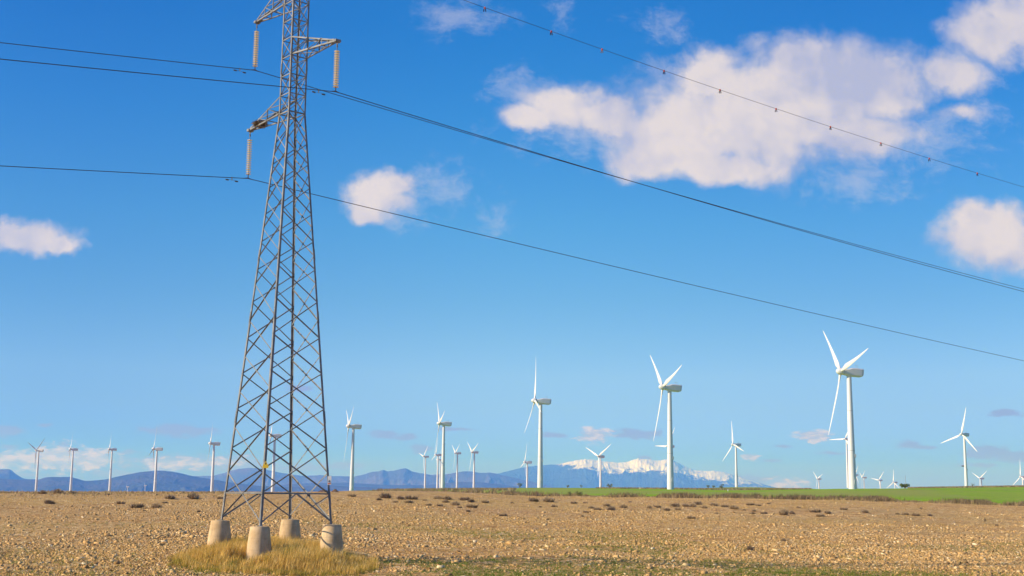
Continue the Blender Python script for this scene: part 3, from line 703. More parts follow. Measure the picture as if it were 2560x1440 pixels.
bush(1447, 1246, 262, 22, 15, 'grey green bush on the field margin, largest one', seed=10, trunk=.1)
bush(1424, 1248, 262, 14, 12, 'smaller grey green bush beside the largest margin bush', seed=11, trunk=.1)

# ------------------------------------------------------------------ wind turbines
def airfoil_blade():
    mb = MB(); st = [(0,.95,.95,0),(1.2,.95,.95,0),(2.6,1.35,.72,18),(4.6,1.95,.44,14),(7,1.75,.33,10),(11,1.35,.23,6),(15,1.02,.16,3),(19,.70,.10,1),(22,.42,.06,0),(23.2,.20,.03,0),(23.5,.05,.015,0)]
    n = 14; V = []; 
    for z, chord, th, tw in st:
        round_ = max(0, 1-abs(z)/2.4) if z < 2.4 else 0
        for k in range(n):
            a = 2*math.pi*k/n; cx = .5*math.cos(a)*chord; ty = .5*math.sin(a)*th*(1 if round_ > .3 else (1-.55*(math.cos(a) < 0)*abs(math.cos(a))))
            cx -= (chord-.95)*.28 if chord > .95 else 0
            t = R(tw); V.append((cx*math.cos(t)-ty*math.sin(t), cx*math.sin(t)+ty*math.cos(t)-.0022*z*z*.5, z))
    f = []
    for i in range(len(st)-1):
        for k in range(n): f.append((i*n+k, i*n+(k+1) % n, (i+1)*n+(k+1) % n, (i+1)*n+k))
    f.append(tuple((len(st)-1)*n+k for k in range(n)))
    return mb.add(V, f)
NAC = [(-.2,-1.05,.55,.95),(0,-1.15,.75,1.1),(1.4,-1.3,1.05,1.2),(2.6,-1.42,1.5,1.25),(4.2,-1.42,1.58,1.28),(6.2,-1.35,1.58,1.28),(6.9,-1.0,1.58,1.22),(7.0,-.7,1.55,1.18)]
TILT = R(5); OVER = 3.1
def make_turbine():
    """origin on the tower axis at hub height; nacelle points along +Y (tail), hub at -Y; tower goes down 42 m"""
    e = empty('wind_turbine')
    tw = MB(); tw.lathe([(1.5, -62), (1.42, -40.9), (1.36, -38), (1.20, -28), (1.19, -27.9), (1.0, -14), (.99, -13.9), (.83, -2.0), (.80, -1.25)], 36)
    t = tw.build('tower', M['white'], e, True)
    dr = MB()                                       # oval hatch ring on the side towards the field track
    for k in range(16):
        a0, a1 = 2*math.pi*k/16, 2*math.pi*(k+1)/16
        dr.tube([(.45*math.cos(a0), 0, .95*math.sin(a0)), (.45*math.cos(a1), 0, .95*math.sin(a1))], .06, 5)
    dr.box((0, -.02, 0), (.7, .04, 1.5))
    d = dr.build('door', M['white'], t); d.location = (1.35, .47, -39.0); d.rotation_euler = (0, 0, R(109))
    bx = MB(); bx.box((0, 0, 0), (.55, .45, .9)); bx.box((0, 0, .5), (.62, .52, .08)); bx.box((0, 0, -.6), (.3, .25, .3))
    b = bx.build('lamp_box', M['white'], t); b.location = (1.02, .92, -29.8)
    nc = MB(); V = []; n = 8
    for y, zb, zt, hw in NAC:
        V += [(-hw*.75, y, zb), (-hw, y, zb+.45), (-hw, y, zt-.35), (-hw*.8, y, zt), (hw*.8, y, zt), (hw, y, zt-.35), (hw, y, zb+.45), (hw*.75, y, zb)]
    f = [tuple(range(n)), tuple((len(NAC)-1)*n+k for k in range(n))]
    for i in range(len(NAC)-1):
        for k in range(n): f.append((i*n+k, i*n+(k+1) % n, (i+1)*n+(k+1) % n, (i+1)*n+k))
    nc.add(V, f); ob = nc.build('nacelle', M['white'], e); ob.location = (0, -1.85, 0); ob.rotation_euler = (-TILT, 0, 0)
    an = MB(); an.tube([(-.3, 4.6, 1.5), (-.3, 4.6, 2.9)], .035, 5); an.tube([(.3, 4.9, 1.5), (.3, 4.9, 2.5)], .035, 5); an.tube([(-.3, 4.3, 2.6), (-.3, 4.9, 2.6)], .03, 5)
    an.box((-.3, 4.3, 2.68), (.14, .14, .14)); an.box((.3, 4.9, 2.56), (.14, .3, .1))
    an.build('wind_gauge', M['grey'], ob)
    bo = MB(); bo.lathe([(1.0, -1.15), (1.05, -1.36), (.92, -1.5), (.86, -1.9)], 24); bo.build('yaw_ring', M['white'], e, True)
    rot = empty('rotor'); rot.parent = e; rot.location = (0, -OVER*math.cos(TILT)-0.0, -0.0+OVER*math.sin(TILT)*0); rot.rotation_euler = (-TILT, 0, 0)
    hb = MB(); hb.lathe([(0.02, -1.75), (.45, -1.65), (.85, -1.3), (1.15, -.7), (1.27, 0), (1.27, .55), (1.05, .95), (.7, 1.05)], 28, Matrix.Rotation(-math.pi/2, 4, 'X'))
    hub = hb.build('hub', M['white'], rot, True)
    hub.matrix_local = Matrix.Identity(4)
    bl = airfoil_blade()
    for k in range(3):
        b = bl.build('blade', M['blade'], rot, True) if k == 0 else link(blade0.copy())
        if k == 0: blade0 = b
        b.parent = rot; b.rotation_euler = (0, k*2*math.pi/3, 0); b.location = (0, 0, 0)
    return e
TURB = [
 ('T1',90.7,1125.7,1492,96,70,'small far turbine, leftmost on the horizon, two blades spread like antlers'),
 ('T2',176.0,1122.7,1461,74,100,'far turbine rising in front of the bright low cloud at the left'),
 ('T3',273.3,1122.7,1470,74,104,'far turbine with one blade straight up, third along the left horizon'),
 ('T4',384.0,1121.7,1188,82,108,'turbine before the rounded brown hill, upright blade leaning right'),
 ('T5',526.0,1108.3,1091,76,44,'turbine just left of the lattice pylon, shadow cast on its tower'),
 ('T6',677.3,1088.3,1005,78,56,'turbine seen through the lattice legs of the pylon'),
 ('T7',871.7,1065.0,829,76,60,'turbine immediately right of the lattice pylon, two blades up in a narrow V'),
 ('T8',1098.3,1058.3,862,78,72,'larger turbine in the middle of a cluster of small ones'),
 ('T9',1059.3,1141.0,2000,66,44,'small turbine at the left end of the central cluster'),
 ('T10',1089.3,1136.7,1732,74,12,'small turbine partly hidden just left of the larger central tower'),
 ('T11',1097.3,1149.3,2500,72,32,'tiny turbine almost wholly hidden behind the larger central tower'),
 ('T12',1138.3,1132.3,1768,72,60,'small turbine just right of the larger central one, blades in an upright V'),
 ('T13',1180.0,1130.0,1607,68,64,'small turbine at the right end of the central cluster, wide V of blades'),
 ('T14',1336.7,1001.7,644,80,108,'tall turbine with one blade straight up and dark hub gap, above the small bush'),
 ('T15',1311.7,1155.0,1483,80,16,'small turbine beside the foot of a tall one, blade pointing up'),
 ('T16',1496.2,1140.5,1424,50,56,'small turbine with dark right blade in front of the snowy mountain'),
 ('T17',1656.6,967.5,542,76,72,'tall turbine rising across the snowy summit, second largest'),
 ('T18',1669.0,1115.0,1387,62,32,'turbine hidden behind the tower crossing the snow, blade tips showing'),
 ('T19',1832.3,1111.1,1215,70,108,'slim turbine on the crest right of the snowy mountain, three blades seen open'),
 ('T20',2101.7,928.5,455,80,76,'tallest and nearest turbine, at the right, two blades raised in a V'),
 ('T21',2112.8,1096.9,1647,46,28,'turbine hidden behind the tallest tower, one blade pointing level left'),
 ('T22',2043.3,1196.9,2498,76,68,'tiny turbine left of the tallest tower, blades in a wide V'),
 ('T23',2138.0,1187.0,2900,64,24,'tiny turbine peeping from behind the right side of the tallest tower'),
 ('T24',2155.5,1193.4,2370,90,56,'tiny turbine first right of the tallest tower, two blades raised'),
 ('T25',2197.2,1200.3,2537,66,40,'tiny turbine with one blade level left and one raised right'),
 ('T26',2233.3,1205.6,2324,70,0,'tiny turbine with upright blade and two spread low, beside the broad bush'),
 ('T27',2403.8,1085.4,1097,60,12,'medium turbine near the right edge with widely spread blades'),
 ('T28',2449.6,1195.8,2276,72,56,'tiny turbine behind the twiggy bush near the right edge'),
 ('T29',2551.0,1191.3,1786,80,116,'small turbine cut by the right edge of the view, blade straight up'),
 ('T30',316.7,1216.7,4428,84,8,'minute distant turbine before the brown hill, left one of a pair'),
 ('T31',361.0,1213.3,4698,84,112,'minute distant turbine before the brown hill, right one of a pair'),
]
proto = make_turbine()
bpy.context.view_layer.update()
for i, (nm, px, py, Dd, yaw, ph, lab) in enumerate(TURB):
    o = proto if i == 0 else copy_tree(proto)
    yw = R(yaw); hub = at(px, py, Dd)
    axis = Vector((math.sin(yw), math.cos(yw), 0))
    o.location = hub+axis*OVER; o.rotation_euler = (0, 0, -yw)
    rt = [c for c in o.children if c.name.startswith('rotor')][0]
    for k, b in enumerate([c for c in rt.children if c.name.startswith('blade')]): b.rotation_euler = (0, R(ph)+k*2*math.pi/3, 0)
    tag(o, lab, 'wind turbine', 'wind turbines on the plain')
# far lattice pylons and a thin mast
def far_pylon(px, Y, top_py, label):
    base = on_ground(px, Y, -20); H = at(px, top_py, Y).z-base.z; e = empty('distant_pylon', base); tag(e, label, 'pylon', 'distant lattice pylons')
    mb = MB(); s = H*.07
    for a, b in ((-1, -1), (1, -1), (1, 1), (-1, 1)): mb.tube([(a*s, b*s, 0), (a*s*.3, b*s*.3, H*.7), (a*s*2.2, b*s*.2, H*.95)], .14, 4)
    for k in range(7):
        z0, z1 = H*.7*k/7, H*.7*(k+1)/7; q0, q1 = s*(1-.7*k/7), s*(1-.7*(k+1)/7)
        mb.tube([(-q0, -q0, z0), (q1, -q1, z1)], .09, 4); mb.tube([(q0, -q0, z0), (-q1, -q1, z1)], .09, 4)
    mb.build('mast', M['steel'], e)
    cr = MB(); cr.tube([(-H*.27, 0, H*.95), (H*.27, 0, H*.95)], .2, 4); cr.tube([(-H*.27, 0, H*.95), (-H*.15, 0, H)], .12, 4); cr.tube([(H*.27, 0, H*.95), (H*.15, 0, H)], .12, 4)
    cr.build('crossarm', M['steel'], e)
far_pylon(130, 4200, 1211, 'faint lattice pylon between the two leftmost turbines, at hill foot')
far_pylon(541, 3800, 1206, 'faint lattice pylon between a turbine and the big pylon')
far_pylon(1116, 4200, 1206, 'faint lattice pylon right of the larger central turbine tower')
b0 = on_ground(2265.5, 2400, -10); mm = MB(); mm.tube([(0, 0, 0), (0, 0, at(2265, 1189, 2400).z-b0.z)], .25, 5); mm.tube([(0, 0, 40), (14, 0, 0)], .06, 4); mm.tube([(0, 0, 40), (-14, 0, 0)], .06, 4)
o = mm.build('radio_mast', M['steel']); o.location = b0; tag(o, 'very thin pale mast on the horizon above the broad bush', 'mast')
# heaps of earth behind the pylon
for px, wpx, hpx, lab in ((808, 40, 6, 'low wide brown heap of earth behind the right leg of the pylon'), (838, 24, 6.5, 'small dark heap of earth right of the pylon, on the horizon')):
    c = on_ground(px, 262); W = wpx/F*262; H = hpx/F*262+.5; n = 26; V = []; 
    for i in range(n):
        for j in range(n):
            a, b = 2*i/(n-1)-1, 2*j/(n-1)-1; r2 = math.hypot(a, b)
            V.append((a*W*.62, b*W*.4, H*max(0, 1-r2)**.8*(.75+.5*float(fbm(np.array([a*3+px]), np.array([b*3.]), 5, 3)[0]))-.3))
    mb = MB(); mb.add(V, [(i*n+j, (i+1)*n+j, (i+1)*n+j+1, i*n+j+1) for i in range(n-1) for j in range(n-1)])
    o = mb.build('earth_heap', mat('heap_soil', rough=.95, build=mottled((.13,.08,.05), (.24,.16,.10), 1.2, .15), spec=.1)); o.location = c; tag(o, lab, 'heap', 'heaps of earth')
for px, py, Y, lab in ((1600, 1222, 560, 'small white marker stub on the grass left of the second tallest turbine'), (1709, 1223, 545, 'small white marker stub just right of the second tallest turbine'), (1820, 1227, 480, 'small white marker stub on the green field near the olive bush')):
    mb = MB(); mb.lathe([(.14, -.2), (.14, .62), (.17, .63), (.16, .75), (.05, .8)], 10); o = mb.build('marker_post', M['plate'], None, True); o.location = on_ground(px, Y); tag(o, lab, 'post', 'white marker posts')

# ------------------------------------------------------------------ the lattice pylon
PC = Vector((-12.5642, 70.0, 0)); PHI = R(-4.86)
e1 = Vector((math.cos(PHI), math.sin(PHI), 0)); e2 = Vector((-e1.y, e1.x, 0))
LEG = {'A': -e1, 'B': -e2, 'C': e2, 'D': e1}
ADJ = {'A': ('B', 'C'), 'B': ('D', 'A'), 'C': ('A', 'D'), 'D': ('C', 'B')}
ZW = 20.39                                            # where the taper starts
def hd(z):                                            # half diagonal of the square at a height
    if z >= 21.53: return .75+(28.1-min(z, 28.1))*.004
    return .777+(21.53-z)*.1005
def node(L, z): return PC+LEG[L]*hd(z)+Vector((0, 0, z))
FOOT = {'A': -1.17, 'B': -1.40, 'C': -1.13, 'D': -1.32}
pyl = empty('lattice_pylon', PC+Vector((0, 0, -1.4))); tag(pyl, 'tall tapering steel lattice pylon on four concrete footings, nearest object', 'pylon')
PO = Vector(pyl.location)
def pb(mb, name, material, parent=pyl, smooth=False):
    mb.v = [tuple(Vector(v)-PO) for v in mb.v]; return mb.build(name, material, parent, smooth)
ZTOP = 30.3
legs = {}
for L in 'ABCD':
    mb = MB(); da = (LEG[ADJ[L][0]]-LEG[L]); db = (LEG[ADJ[L][1]]-LEG[L])
    mb.angle(node(L, FOOT[L]-.05), node(L, 9.7), .125, da, db, .016)
    mb.angle(node(L, 9.7), node(L, 21.53), .11, da, db, .014)
    mb.angle(node(L, 21.53), node(L, ZTOP), .095, da, db, .012)
    mb.box(node(L, FOOT[L]+.02), (.26, .26, .04))
    legs[L] = pb(mb, 'leg', M['steel'])
    for zs in (0.1, 4.4, 9.9, 13.4, 24.2):
        sp = MB(); a = da.normalized(); b = db.normalized(); c = node(L, zs)
        up = (node(L, zs+1)-node(L, zs)).normalized()
        sp.angle(c-up*.33-(a+b)*.012, c+up*.33-(a+b)*.012, .115 if zs < 20 else .09, a, b, .010)
        for q in range(5):
            for s_, t_ in ((a, b), (b, a)):
                p_ = c+up*(-.26+.13*q)+s_*.06-t_*.018
                sp.box(p_, (.03, .03, .03))
        sp.v = [tuple(Vector(v)-PO) for v in sp.v]; sp.build('splice_plate', M['steel'], legs[L])
NA = [20.39, 19.175, 17.977, 16.457, 14.935, 13.34, 11.771, 9.717, 7.761, 5.807, 3.883, 1.423]     # nodes on faces AB and CD
NB = [18.58, 17.22, 15.70, 14.14, 12.56, 10.74, 8.74, 6.78, 4.85, 2.65]
NB = [19.78, 18.58, 17.22, 15.70, 14.14, 12.56, 10.74, 8.74, 6.78, 4.85, 2.70]                     # staggered nodes on faces BD and AC
ZF = 0.30                                             # waist frame
def face_normal(a, b): return ((LEG[a]+LEG[b])*.5).normalized()
def brace(mb, p0, p1, w_, nrm, t=.008, flip=False):
    d = (p1-p0).normalized(); side = d.cross(nrm)
    if side.z < 0: side = -side
    off = -nrm*.02
    if flip:                                           # outstanding flange on the upper edge, turned outwards
        mb.angle(p0+off+side*w_*.5, p1+off+side*w_*.5, w_, -side, nrm*1.0, t); return
    mb.angle(p0+off-side*w_*.5, p1+off-side*w_*.5, w_, side, -nrm, t)
for (a, b), lv in ((('A','B'), NA), (('C','D'), NA), (('B','D'), NB), (('A','C'), NB)):
    nrm = face_normal(a, b); full = [21.53]+lv
    for k in range(len(full)-1):
        z0, z1 = full[k], full[k+1]; w_ = .050 if z0 > 12 else .062
        for (p, q, off) in ((a, b, 0.0), (b, a, .05)):
            mb = MB(); brace(mb, node(p, z0)-nrm*off, node(q, z1)-nrm*off, w_, nrm, flip=(off > 0)); pb(mb, 'cross_brace', M['steel'])
    if lv is NA:                                       # last long cross down to the feet
        z0 = lv[-1]
        for p, q, off in ((a, b, 0), (b, a, .05)):
            mb = MB(); brace(mb, node(p, z0)-nrm*off, node(q, FOOT[q]+.2)-nrm*off, .085 if p == a else .07, nrm, flip=(off > 0)); pb(mb, 'cross_brace', M['steel'])
        mid = (node(a, ZF)+node(b, ZF))*.5
        far_, near_ = (a, b)
        g0, g1 = node(far_, z0), node(near_, FOOT[near_]+.2)
        mb = MB(); brace(mb, g0.lerp(g1, (z0+.30)/(z0-FOOT[near_]-.2)), node(near_, ZF-.06), .05, nrm, flip=True); pb(mb, 'short_brace', M['steel'])
    else:
        z0 = lv[-1]; mid = (node(a, ZF)+node(b, ZF))*.5
        for p, q, off in ((a, b, 0), (b, a, .05)):
            mb = MB(); brace(mb, node(p, z0)-nrm*off, node(q, ZF)-nrm*off, .07, nrm, flip=(off > 0)); pb(mb, 'cross_brace', M['steel'])
        for q in (a, b):
            mb = MB(); brace(mb, mid, node(q, FOOT[q]+.15), .075, nrm); pb(mb, 'cross_brace', M['steel'])
            if q == 'D':
                mb = MB(); brace(mb, mid.lerp(node(q, FOOT[q]+.15), .45), node(q, ZF-.06), .05, nrm); pb(mb, 'short_brace', M['steel'])
    mb = MB(); brace(mb, node(a, ZF), node(b, ZF), .07, nrm); pb(mb, 'frame_rail', M['steel'])
# diagonal ties inside the waist frame
mb = MB(); q = [node(L, ZF) for L in 'ABDC']; mids = [(q[i]+q[(i+1) % 4])*.5 for i in range(4)]
for i in range(4): mb.angle(mids[i], mids[(i+1) % 4], .05, Vector((0, 0, 1)), (PC-mids[i]), .008)
pb(mb, 'frame_tie', M['steel'])
# straight mast: one lattice panel per face
ML = [30.25, 29.17, 28.083, 26.984, 25.904, 24.81, 23.722, 22.601, 21.53]
for a, b in (('A','B'), ('C','D'), ('B','D'), ('A','C')):
    nrm = face_normal(a, b); mb = MB()
    for k in range(len(ML)-1):
        z0, z1 = ML[k], ML[k+1]
        brace(mb, node(a, z0), node(b, z1), .042, nrm); brace(mb, node(b, z0)-nrm*.05, node(a, z1)-nrm*.05, .042, nrm, flip=True)
        brace(mb, node(a, z0), node(b, z0), .05, nrm)
    brace(mb, node(a, ML[-1]), node(b, ML[-1]), .07, nrm)
    pb(mb, 'mast_lattice', M['steel'])
pk = MB()
for L in 'ABCD': pk.angle(node(L, ZTOP), PC+LEG[L]*.06+Vector((0, 0, 32.05)), .07, LEG[ADJ[L][0]]-LEG[L], LEG[ADJ[L][1]]-LEG[L], .01)
pb(pk, 'peak', M['steel'])
# crossarms
TIP = {'1': Vector((-15.537, 73.526, 28.309)), '2': Vector((-9.647, 66.541, 24.605)), '3': Vector((-15.695, 73.713, 21.610))}
def arm(tip, a, b, zl, zu):
    mb = MB(); nrm = face_normal(a, b); c = (LEG[a]+LEG[b])*.5
    tl = tip; along = (LEG[b]-LEG[a]).normalized()
    bl = [node(a, zl), node(b, zl)]; tp_ = [node(a, zu), node(b, zu)]
    te = [tl-along*.09, tl+along*.09]
    for k in range(2):
        mb.angle(bl[k], te[k], .085, along*(1 if k == 0 else -1), (0, 0, 1), .012)
        mb.angle(tp_[k], te[k]+Vector((0, 0, .10)), .075, along*(1 if k == 0 else -1), (0, 0, -1), .010)
    B_ = lambda k, t: bl[k].lerp(te[k], t); T_ = lambda k, t: tp_[k].lerp(te[k]+Vector((0, 0, .1)), t)
    for t in (.38, .68):
        for k in range(2): mb.angle(B_(k, t), T_(k, t), .04, along*(1 if k == 0 else -1), nrm, .007)
        mb.angle(B_(0, t), B_(1, t), .045, (0, 0, 1), nrm, .007); mb.angle(T_(0, t), T_(1, t), .04, (0, 0, -1), nrm, .007)
    for t0, t1 in ((0, .38), (.38, .68), (.68, .95)):
        for k in range(2): mb.angle(B_(k, t0), T_(k, t1) if t1 < .9 else B_(1-k, t1), .042, (0, 0, 1), nrm, .007)
        mb.angle(B_(0, t0), B_(1, t1), .042, (0, 0, 1), nrm, .007)
        mb.angle(T_(1, t0), T_(0, t1), .038, (0, 0, 1), nrm, .007)
    for k in range(2): mb.angle(B_(k, .38), tp_[k]*.0+T_(k, .38), .04, (0, 0, 1), nrm, .007); mb.angle(tp_[k].lerp(bl[k], 1), T_(k, .38), .04, (0, 0, 1), nrm, .007)
    M3 = Matrix((along, nrm, Vector((0, 0, 1)))).transposed()
    mb.box(tl+Vector((0, 0, .03)), (.34, .22, .14), M3); mb.box(tl+Vector((0, 0, -.09)), (.03, .14, .16), M3)
    pb(mb, 'crossarm', M['steel'])
arm(TIP['1'], 'A', 'C', 28.083, 29.17+.5); arm(TIP['2'], 'B', 'D', 24.81, 25.904); arm(TIP['3'], 'A', 'C', 21.53, 22.601)
# concrete footings
for L, zb, rb in (('A', -2.75, .66), ('B', -3.15, .66), ('C', -2.7, .66), ('D', -3.1, .66)):
    mb = MB(); c = node(L, FOOT[L]); zt = FOOT[L]; gz = ground_z(c.x, c.y)-.35
    mb.lathe([(.74, gz), (.67, zb+.02+0*gz) if zb > gz else (.74, gz+.01), (.60, (zb+zt)*.5), (.495, zt-.035), (.47, zt), (.1, zt+.012)], 40)
    mb.v = [(v[0]+c.x, v[1]+c.y, v[2]) for v in mb.v]
    pb(mb, 'concrete_footing', M['concrete'], pyl, True)
# signs on the legs
def sign_frame(c, w_, h_): pass
p = at(664, 1160, node('B', 2.0).y-.12); 
mb = MB(); mb.add([(-.17, 0, -.13), (.17, 0, -.13), (0, 0, .17), (-.17, .012, -.13), (.17, .012, -.13), (0, .012, .17)], [(0,1,2), (5,4,3), (0,3,4,1), (1,4,5,2), (2,5,3,0)])
mb.box((0, .006, -.17), (.30, .012, .08))
mb.v = [tuple(Vector(v)+p) for v in mb.v]; sg = pb(mb, 'warning_sign', M['yellow'])
bk = MB(); bk.add([(x_, -.004, z_) for x_, z_ in ((.01, .09), (-.035, .0), (.0, .0), (-.02, -.07), (.04, .02), (.006, .02), (.03, .09))], [(0,1,2,5), (2,3,4,5), (0,5,4,6)])
bk.v = [tuple(Vector(v)+p) for v in bk.v]; bk.v = [tuple(Vector(v)-PO) for v in bk.v]; bk.build('lightning_bolt', M['black'], sg)
p = at(823.5, 1201, node('D', 1.0).y-.14)
mb = MB(); mb.box(p, (.20, .012, .46)); pl_ = pb(mb, 'number_plate', M['plate'])
cu = bpy.data.curves.new('digit', 'FONT'); cu.body = '4'; cu.size = .19; cu.extrude = .002; cu.align_x = 'CENTER'
tmp = bpy.data.objects.new('digit', cu); C.objects.link(tmp); bpy.context.view_layer.update()
dg = bpy.context.evaluated_depsgraph_get(); tme = bpy.data.meshes.new_from_object(tmp.evaluated_get(dg)); bpy.data.objects.remove(tmp)
tme.materials.clear(); tme.materials.append(M['black']); do = link(bpy.data.objects.new('digit', tme)); do.rotation_euler = (math.pi/2, 0, 0); do.location = p+Vector((0, -.010, -.10))-PO; do.parent = pl_
mb = MB(); mb.box(p+Vector((0, -.009, -.17)), (.15, .004, .05)); mb.v = [tuple(Vector(v)-PO) for v in mb.v]; mb.build('orange_stripe', M['orange'], pl_)

# ------------------------------------------------------------------ insulator strings
LDIR = Vector((.76447, .64466, 0)); ADIR = Vector((-.64466, .76447, 0))
def disc_mesh(mb, z):
    mb.lathe([(.02, z+.05), (.036, z+.048), (.04, z+.02), (.06, z+.014), (.145, z-.006), (.155, z-.022), (.13, z-.028), (.06, z-.022), (.02, z-.03)], 20)
def string(tip, n_, botz, label):
    e = empty('insulator_string', tip); tag(e, label, 'insulator', 'insulator strings on the pylon arms')
    Lz = tip.z-botz; top = .34; sp = (Lz-top-.22)/n_
    hk = MB(); hk.tube([(0, 0, -.05), (0, 0, -top+.05)], .02, 8); hk.lathe([(.05, -.17), (.05, -.11)], 8); hk.box((0, 0, -.06), (.05, .05, .14)); hk.build('hook', M['steel_dark'], e)
    d0 = None; mb = MB(); disc_mesh(mb, 0)
    for k in range(n_):
        z = -top-sp*(k+.5)
        if d0 is None: d0 = mb.build('insulator_disc', M['porcelain'], e, True); d = d0
        else: d = d0.copy(); link(d); d.parent = e
        d.location = (0, 0, z); d.scale = (1.02, 1.02, sp/.165*1.0)
    rd = MB(); rd.tube([(0, 0, -top+.05), (0, 0, -Lz+.12)], .022, 6); rd.build('rod', M['steel_dark'], e)
    cl = MB(); M3 = Matrix((LDIR, ADIR, Vector((0, 0, 1)))).transposed()
    cl.box((0, 0, -Lz+.10), (.05, .05, .22)); 
    cl.tube([Vector((0, 0, -Lz+.01))-LDIR*.24+Vector((0, 0, -.03)), Vector((0, 0, -Lz+.02)), Vector((0, 0, -Lz+.01))+LDIR*.24+Vector((0, 0, -.03))], [.02, .045, .02], 8)
    cl.build('clamp', M['steel_dark'], e)
BOT = {}
for k, lz, lab in (('1', 2.99, 'string of pale glass discs hanging from the uppermost left arm'), ('2', 2.85, 'string of pale glass discs hanging from the right-hand arm'), ('3', 2.91, 'string of pale glass discs hanging from the lower left arm with the nest')):
    t_ = TIP[k]+Vector((0, 0, -.15)); BOT[k] = Vector((TIP[k].x, TIP[k].y, TIP[k].z-lz)); string(t_, 16, BOT[k].z, lab)

# ------------------------------------------------------------------ wires
def wire(P0, left, right, label, r=.021, sl=(-34, 0), sr=(0, 150)):
    pts = []
    for s in np.linspace(sl[0], 0, 30)[:-1]: pts.append(P0+LDIR*s+Vector((0, 0, left[0]*s+left[1]*s*s)))
    for s in np.linspace(0, sr[1], 120): pts.append(P0+LDIR*s+Vector((0, 0, right[0]*s+right[1]*s*s)))
    mb = MB(); mb.tube([Vector(p)-P0 for p in pts], r, 6); o = mb.build('power_line', M['wire'], None, True); o.location = P0; tag(o, label, 'power line', 'overhead wires')
    return o
wire(BOT['1'], (.133, .0002), (-.0468, .00016), 'dark conductor wire clamped under the uppermost left arm of the pylon')
wire(BOT['2'], (.137, .0002), (-.0520, .00021), 'dark conductor wire clamped under the right-hand arm of the pylon')
wire(BOT['3'], (.129, .0002), (-.0497, .00008), 'lowest dark conductor wire, clamped below the arm with the nest')
EP = PC+Vector((0, 0, 32.009))
wire(EP, (.10, .0003), (-.03425, .0002985), 'thin earth wire crossing the upper right sky, strung with small markers', r=.014)
# vibration dampers
def damper(P0, s, a, b, label):
    c = P0+LDIR*s+Vector((0, 0, a*s+b*s*s)); e = empty('vibration_damper', c); tag(e, label, 'damper', 'vibration dampers on the wires')
    cl = MB(); cl.box((0, 0, -.05), (.05, .05, .2)); cl.build('clamp', M['steel'], e)
    rd = MB(); rd.tube([LDIR*-.3+Vector((0, 0, -.16)), Vector((0, 0, -.12)), LDIR*.3+Vector((0, 0, -.16))], .008, 5); rd.build('cable', M['steel_dark'], e)
    for s_ in (-1, 1):
        wg = MB(); c0 = LDIR*(.30*s_)+Vector((0, 0, -.17)); wg.tube([c0-LDIR*.11, c0-LDIR*.07, c0+LDIR*.08, c0+LDIR*.11], [.02, .042, .042, .02], 8); wg.build('weight', M['steel_dark'], e)
damper(BOT['1'], -1.0, .133, .0002, 'small two-weight damper on the wire below the uppermost left arm')
damper(BOT['2'], -1.06, .137, .0002, 'small two-weight damper on the wire left of the right-hand string')
damper(BOT['3'], -1.05, .129, .0002, 'small two-weight damper on the wire of the lowest string')
# bird markers on the earth wire
mk = [(1212,20),(1378,79),(1505,123),(1660,177),(1800,224.5),(1940,271),(2076,316.5),(2202,358),(2323,396),(2443,432)]
def marker():
    e = empty('bird_marker'); a = MB(); a.lathe([(.03, -.10), (.07, -.07), (.075, .03), (.04, .07)], 10); a.box((0, 0, -.07), (.12, .07, .08)); a.build('clip', M['orange'], e)
    for s_ in (-1, 1):
        b = MB(); b.add([(s_*.02, -.03, -.08), (s_*.09, -.03, -.10), (s_*.13, -.02, -.33), (s_*.05, -.02, -.36), (s_*.02, .02, -.08), (s_*.09, .02, -.10), (s_*.13, .01, -.33), (s_*.05, .01, -.36)],
              [(0,1,2,3), (7,6,5,4), (0,4,5,1), (1,5,6,2), (2,6,7,3), (3,7,4,0)]); b.build('flap', M['rubber'], e)
    return e
mp = marker()
WH = ['first and uppermost', 'second', 'third', 'fourth, just left of the big cloud,', 'fifth, before the big cloud,', 'sixth, before the mid big cloud,', 'seventh, before the big cloud,', 'eighth, at the big cloud edge,', 'ninth, second last', 'tenth and last']
from mathutils import geometry
for i, (px, py) in enumerate(mk):
    d = ray(px, py); nn = Vector((-LDIR.y, LDIR.x, 0)); k = EP.dot(nn)/d.dot(nn); s = (d*k-EP).dot(LDIR)
    o = mp if i == 0 else copy_tree(mp); o.location = EP+LDIR*s+Vector((0, 0, -.03425*s+.0002985*s*s)); sc = .8; o.scale = (sc, sc, sc); o.rotation_euler = (0, 0, .5*math.sin(i*2.3))
    tag(o, f'orange and black marker, {WH[i]} on the earth wire', 'bird marker', 'markers along the earth wire')

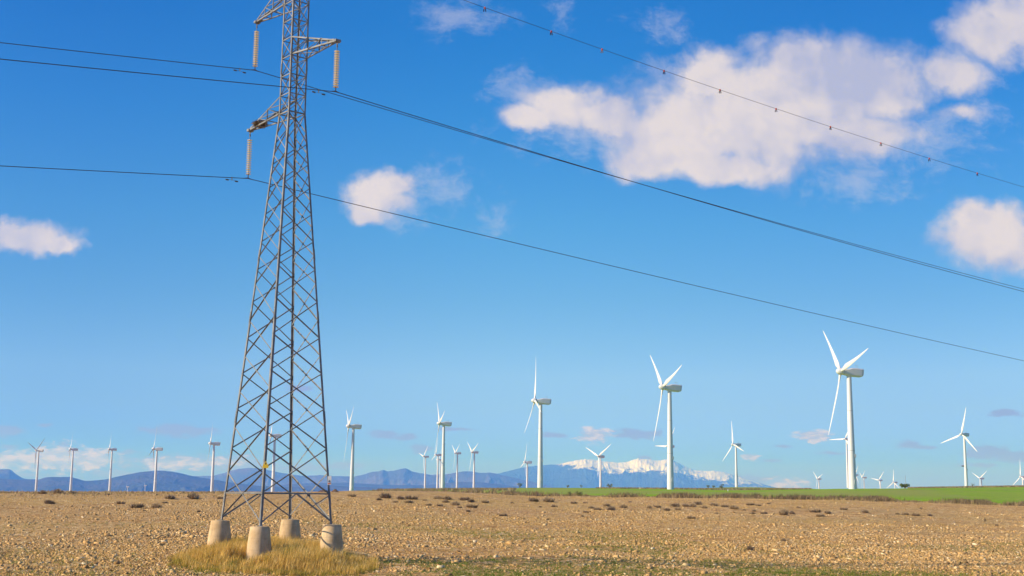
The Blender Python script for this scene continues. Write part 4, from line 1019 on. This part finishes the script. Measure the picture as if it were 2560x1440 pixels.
# ------------------------------------------------------------------ nest and bird
tb3 = TIP['3']; root3 = (node('A', 21.53)+node('C', 21.53))*.5; nc_ = tb3.lerp(root3, .27)+Vector((0, 0, .20))
r = np.random.default_rng(5); mb = MB(); tw_ = []
n = 750; V = np.zeros((n, 4, 3)); 
cen_ = r.normal(0, 1, (n, 3)); cen_ /= np.linalg.norm(cen_, axis=1)[:, None]; cen_ *= (r.random(n)**.4)[:, None]*np.array([.42, .42, .20])
d = r.normal(0, 1, (n, 3))*np.array([1, 1, .3]); d /= np.linalg.norm(d, axis=1)[:, None]; L_ = r.uniform(.15, .38, n)[:, None]; up_ = r.normal(0, 1, (n, 3)); up_ = np.cross(d, up_); up_ /= np.linalg.norm(up_, axis=1)[:, None]
V[:, 0] = cen_-d*L_*.5-up_*.009; V[:, 1] = cen_-d*L_*.5+up_*.009; V[:, 2] = cen_+d*L_*.5+up_*.009; V[:, 3] = cen_+d*L_*.5-up_*.009
me = fast_mesh('bird_nest', V.reshape(-1, 3), np.arange(4*n).reshape(-1, 4), np.repeat(r.random(n), 4)); me.materials.append(M['nest'])
o = link(bpy.data.objects.new('bird_nest', me)); o.location = nc_; tag(o, 'ragged brown twig nest wedged in the lower left pylon arm', 'nest')
bp = at(2407, 1165.5, 420); e = empty('bird', bp); tag(e, 'small brown bird flying just left of the turbine near the right edge', 'bird')
mb = MB(); mb.tube([(-.55, 0, 0), (-.35, 0, .02), (0, 0, 0), (.35, 0, -.02), (.6, 0, 0)], [.02, .09, .15, .10, .03], 8); mb.build('body', M['bird'], e, True)
for s_ in (-1, 1):
    wn = MB(); wn.add([(.18, 0, .05), (-.22, 0, .05), (-.10, s_*.5, .22), (.22, s_*.55, .24), (-.05, s_*1.05, .12), (.10, s_*1.0, .14), (.18, 0, .02), (-.22, 0, .03), (-.10, s_*.5, .20), (.22, s_*.55, .22), (-.05, s_*1.05, .11), (.10, s_*1.0, .13)],
        [(0,1,2,3), (3,2,4,5), (6,9,8,7), (9,11,10,8)]); wn.build('wing', M['bird'], e)

scene.render.engine = 'CYCLES'
scene.cycles.max_bounces = 6; scene.cycles.volume_bounces = 1; scene.cycles.transparent_max_bounces = 8
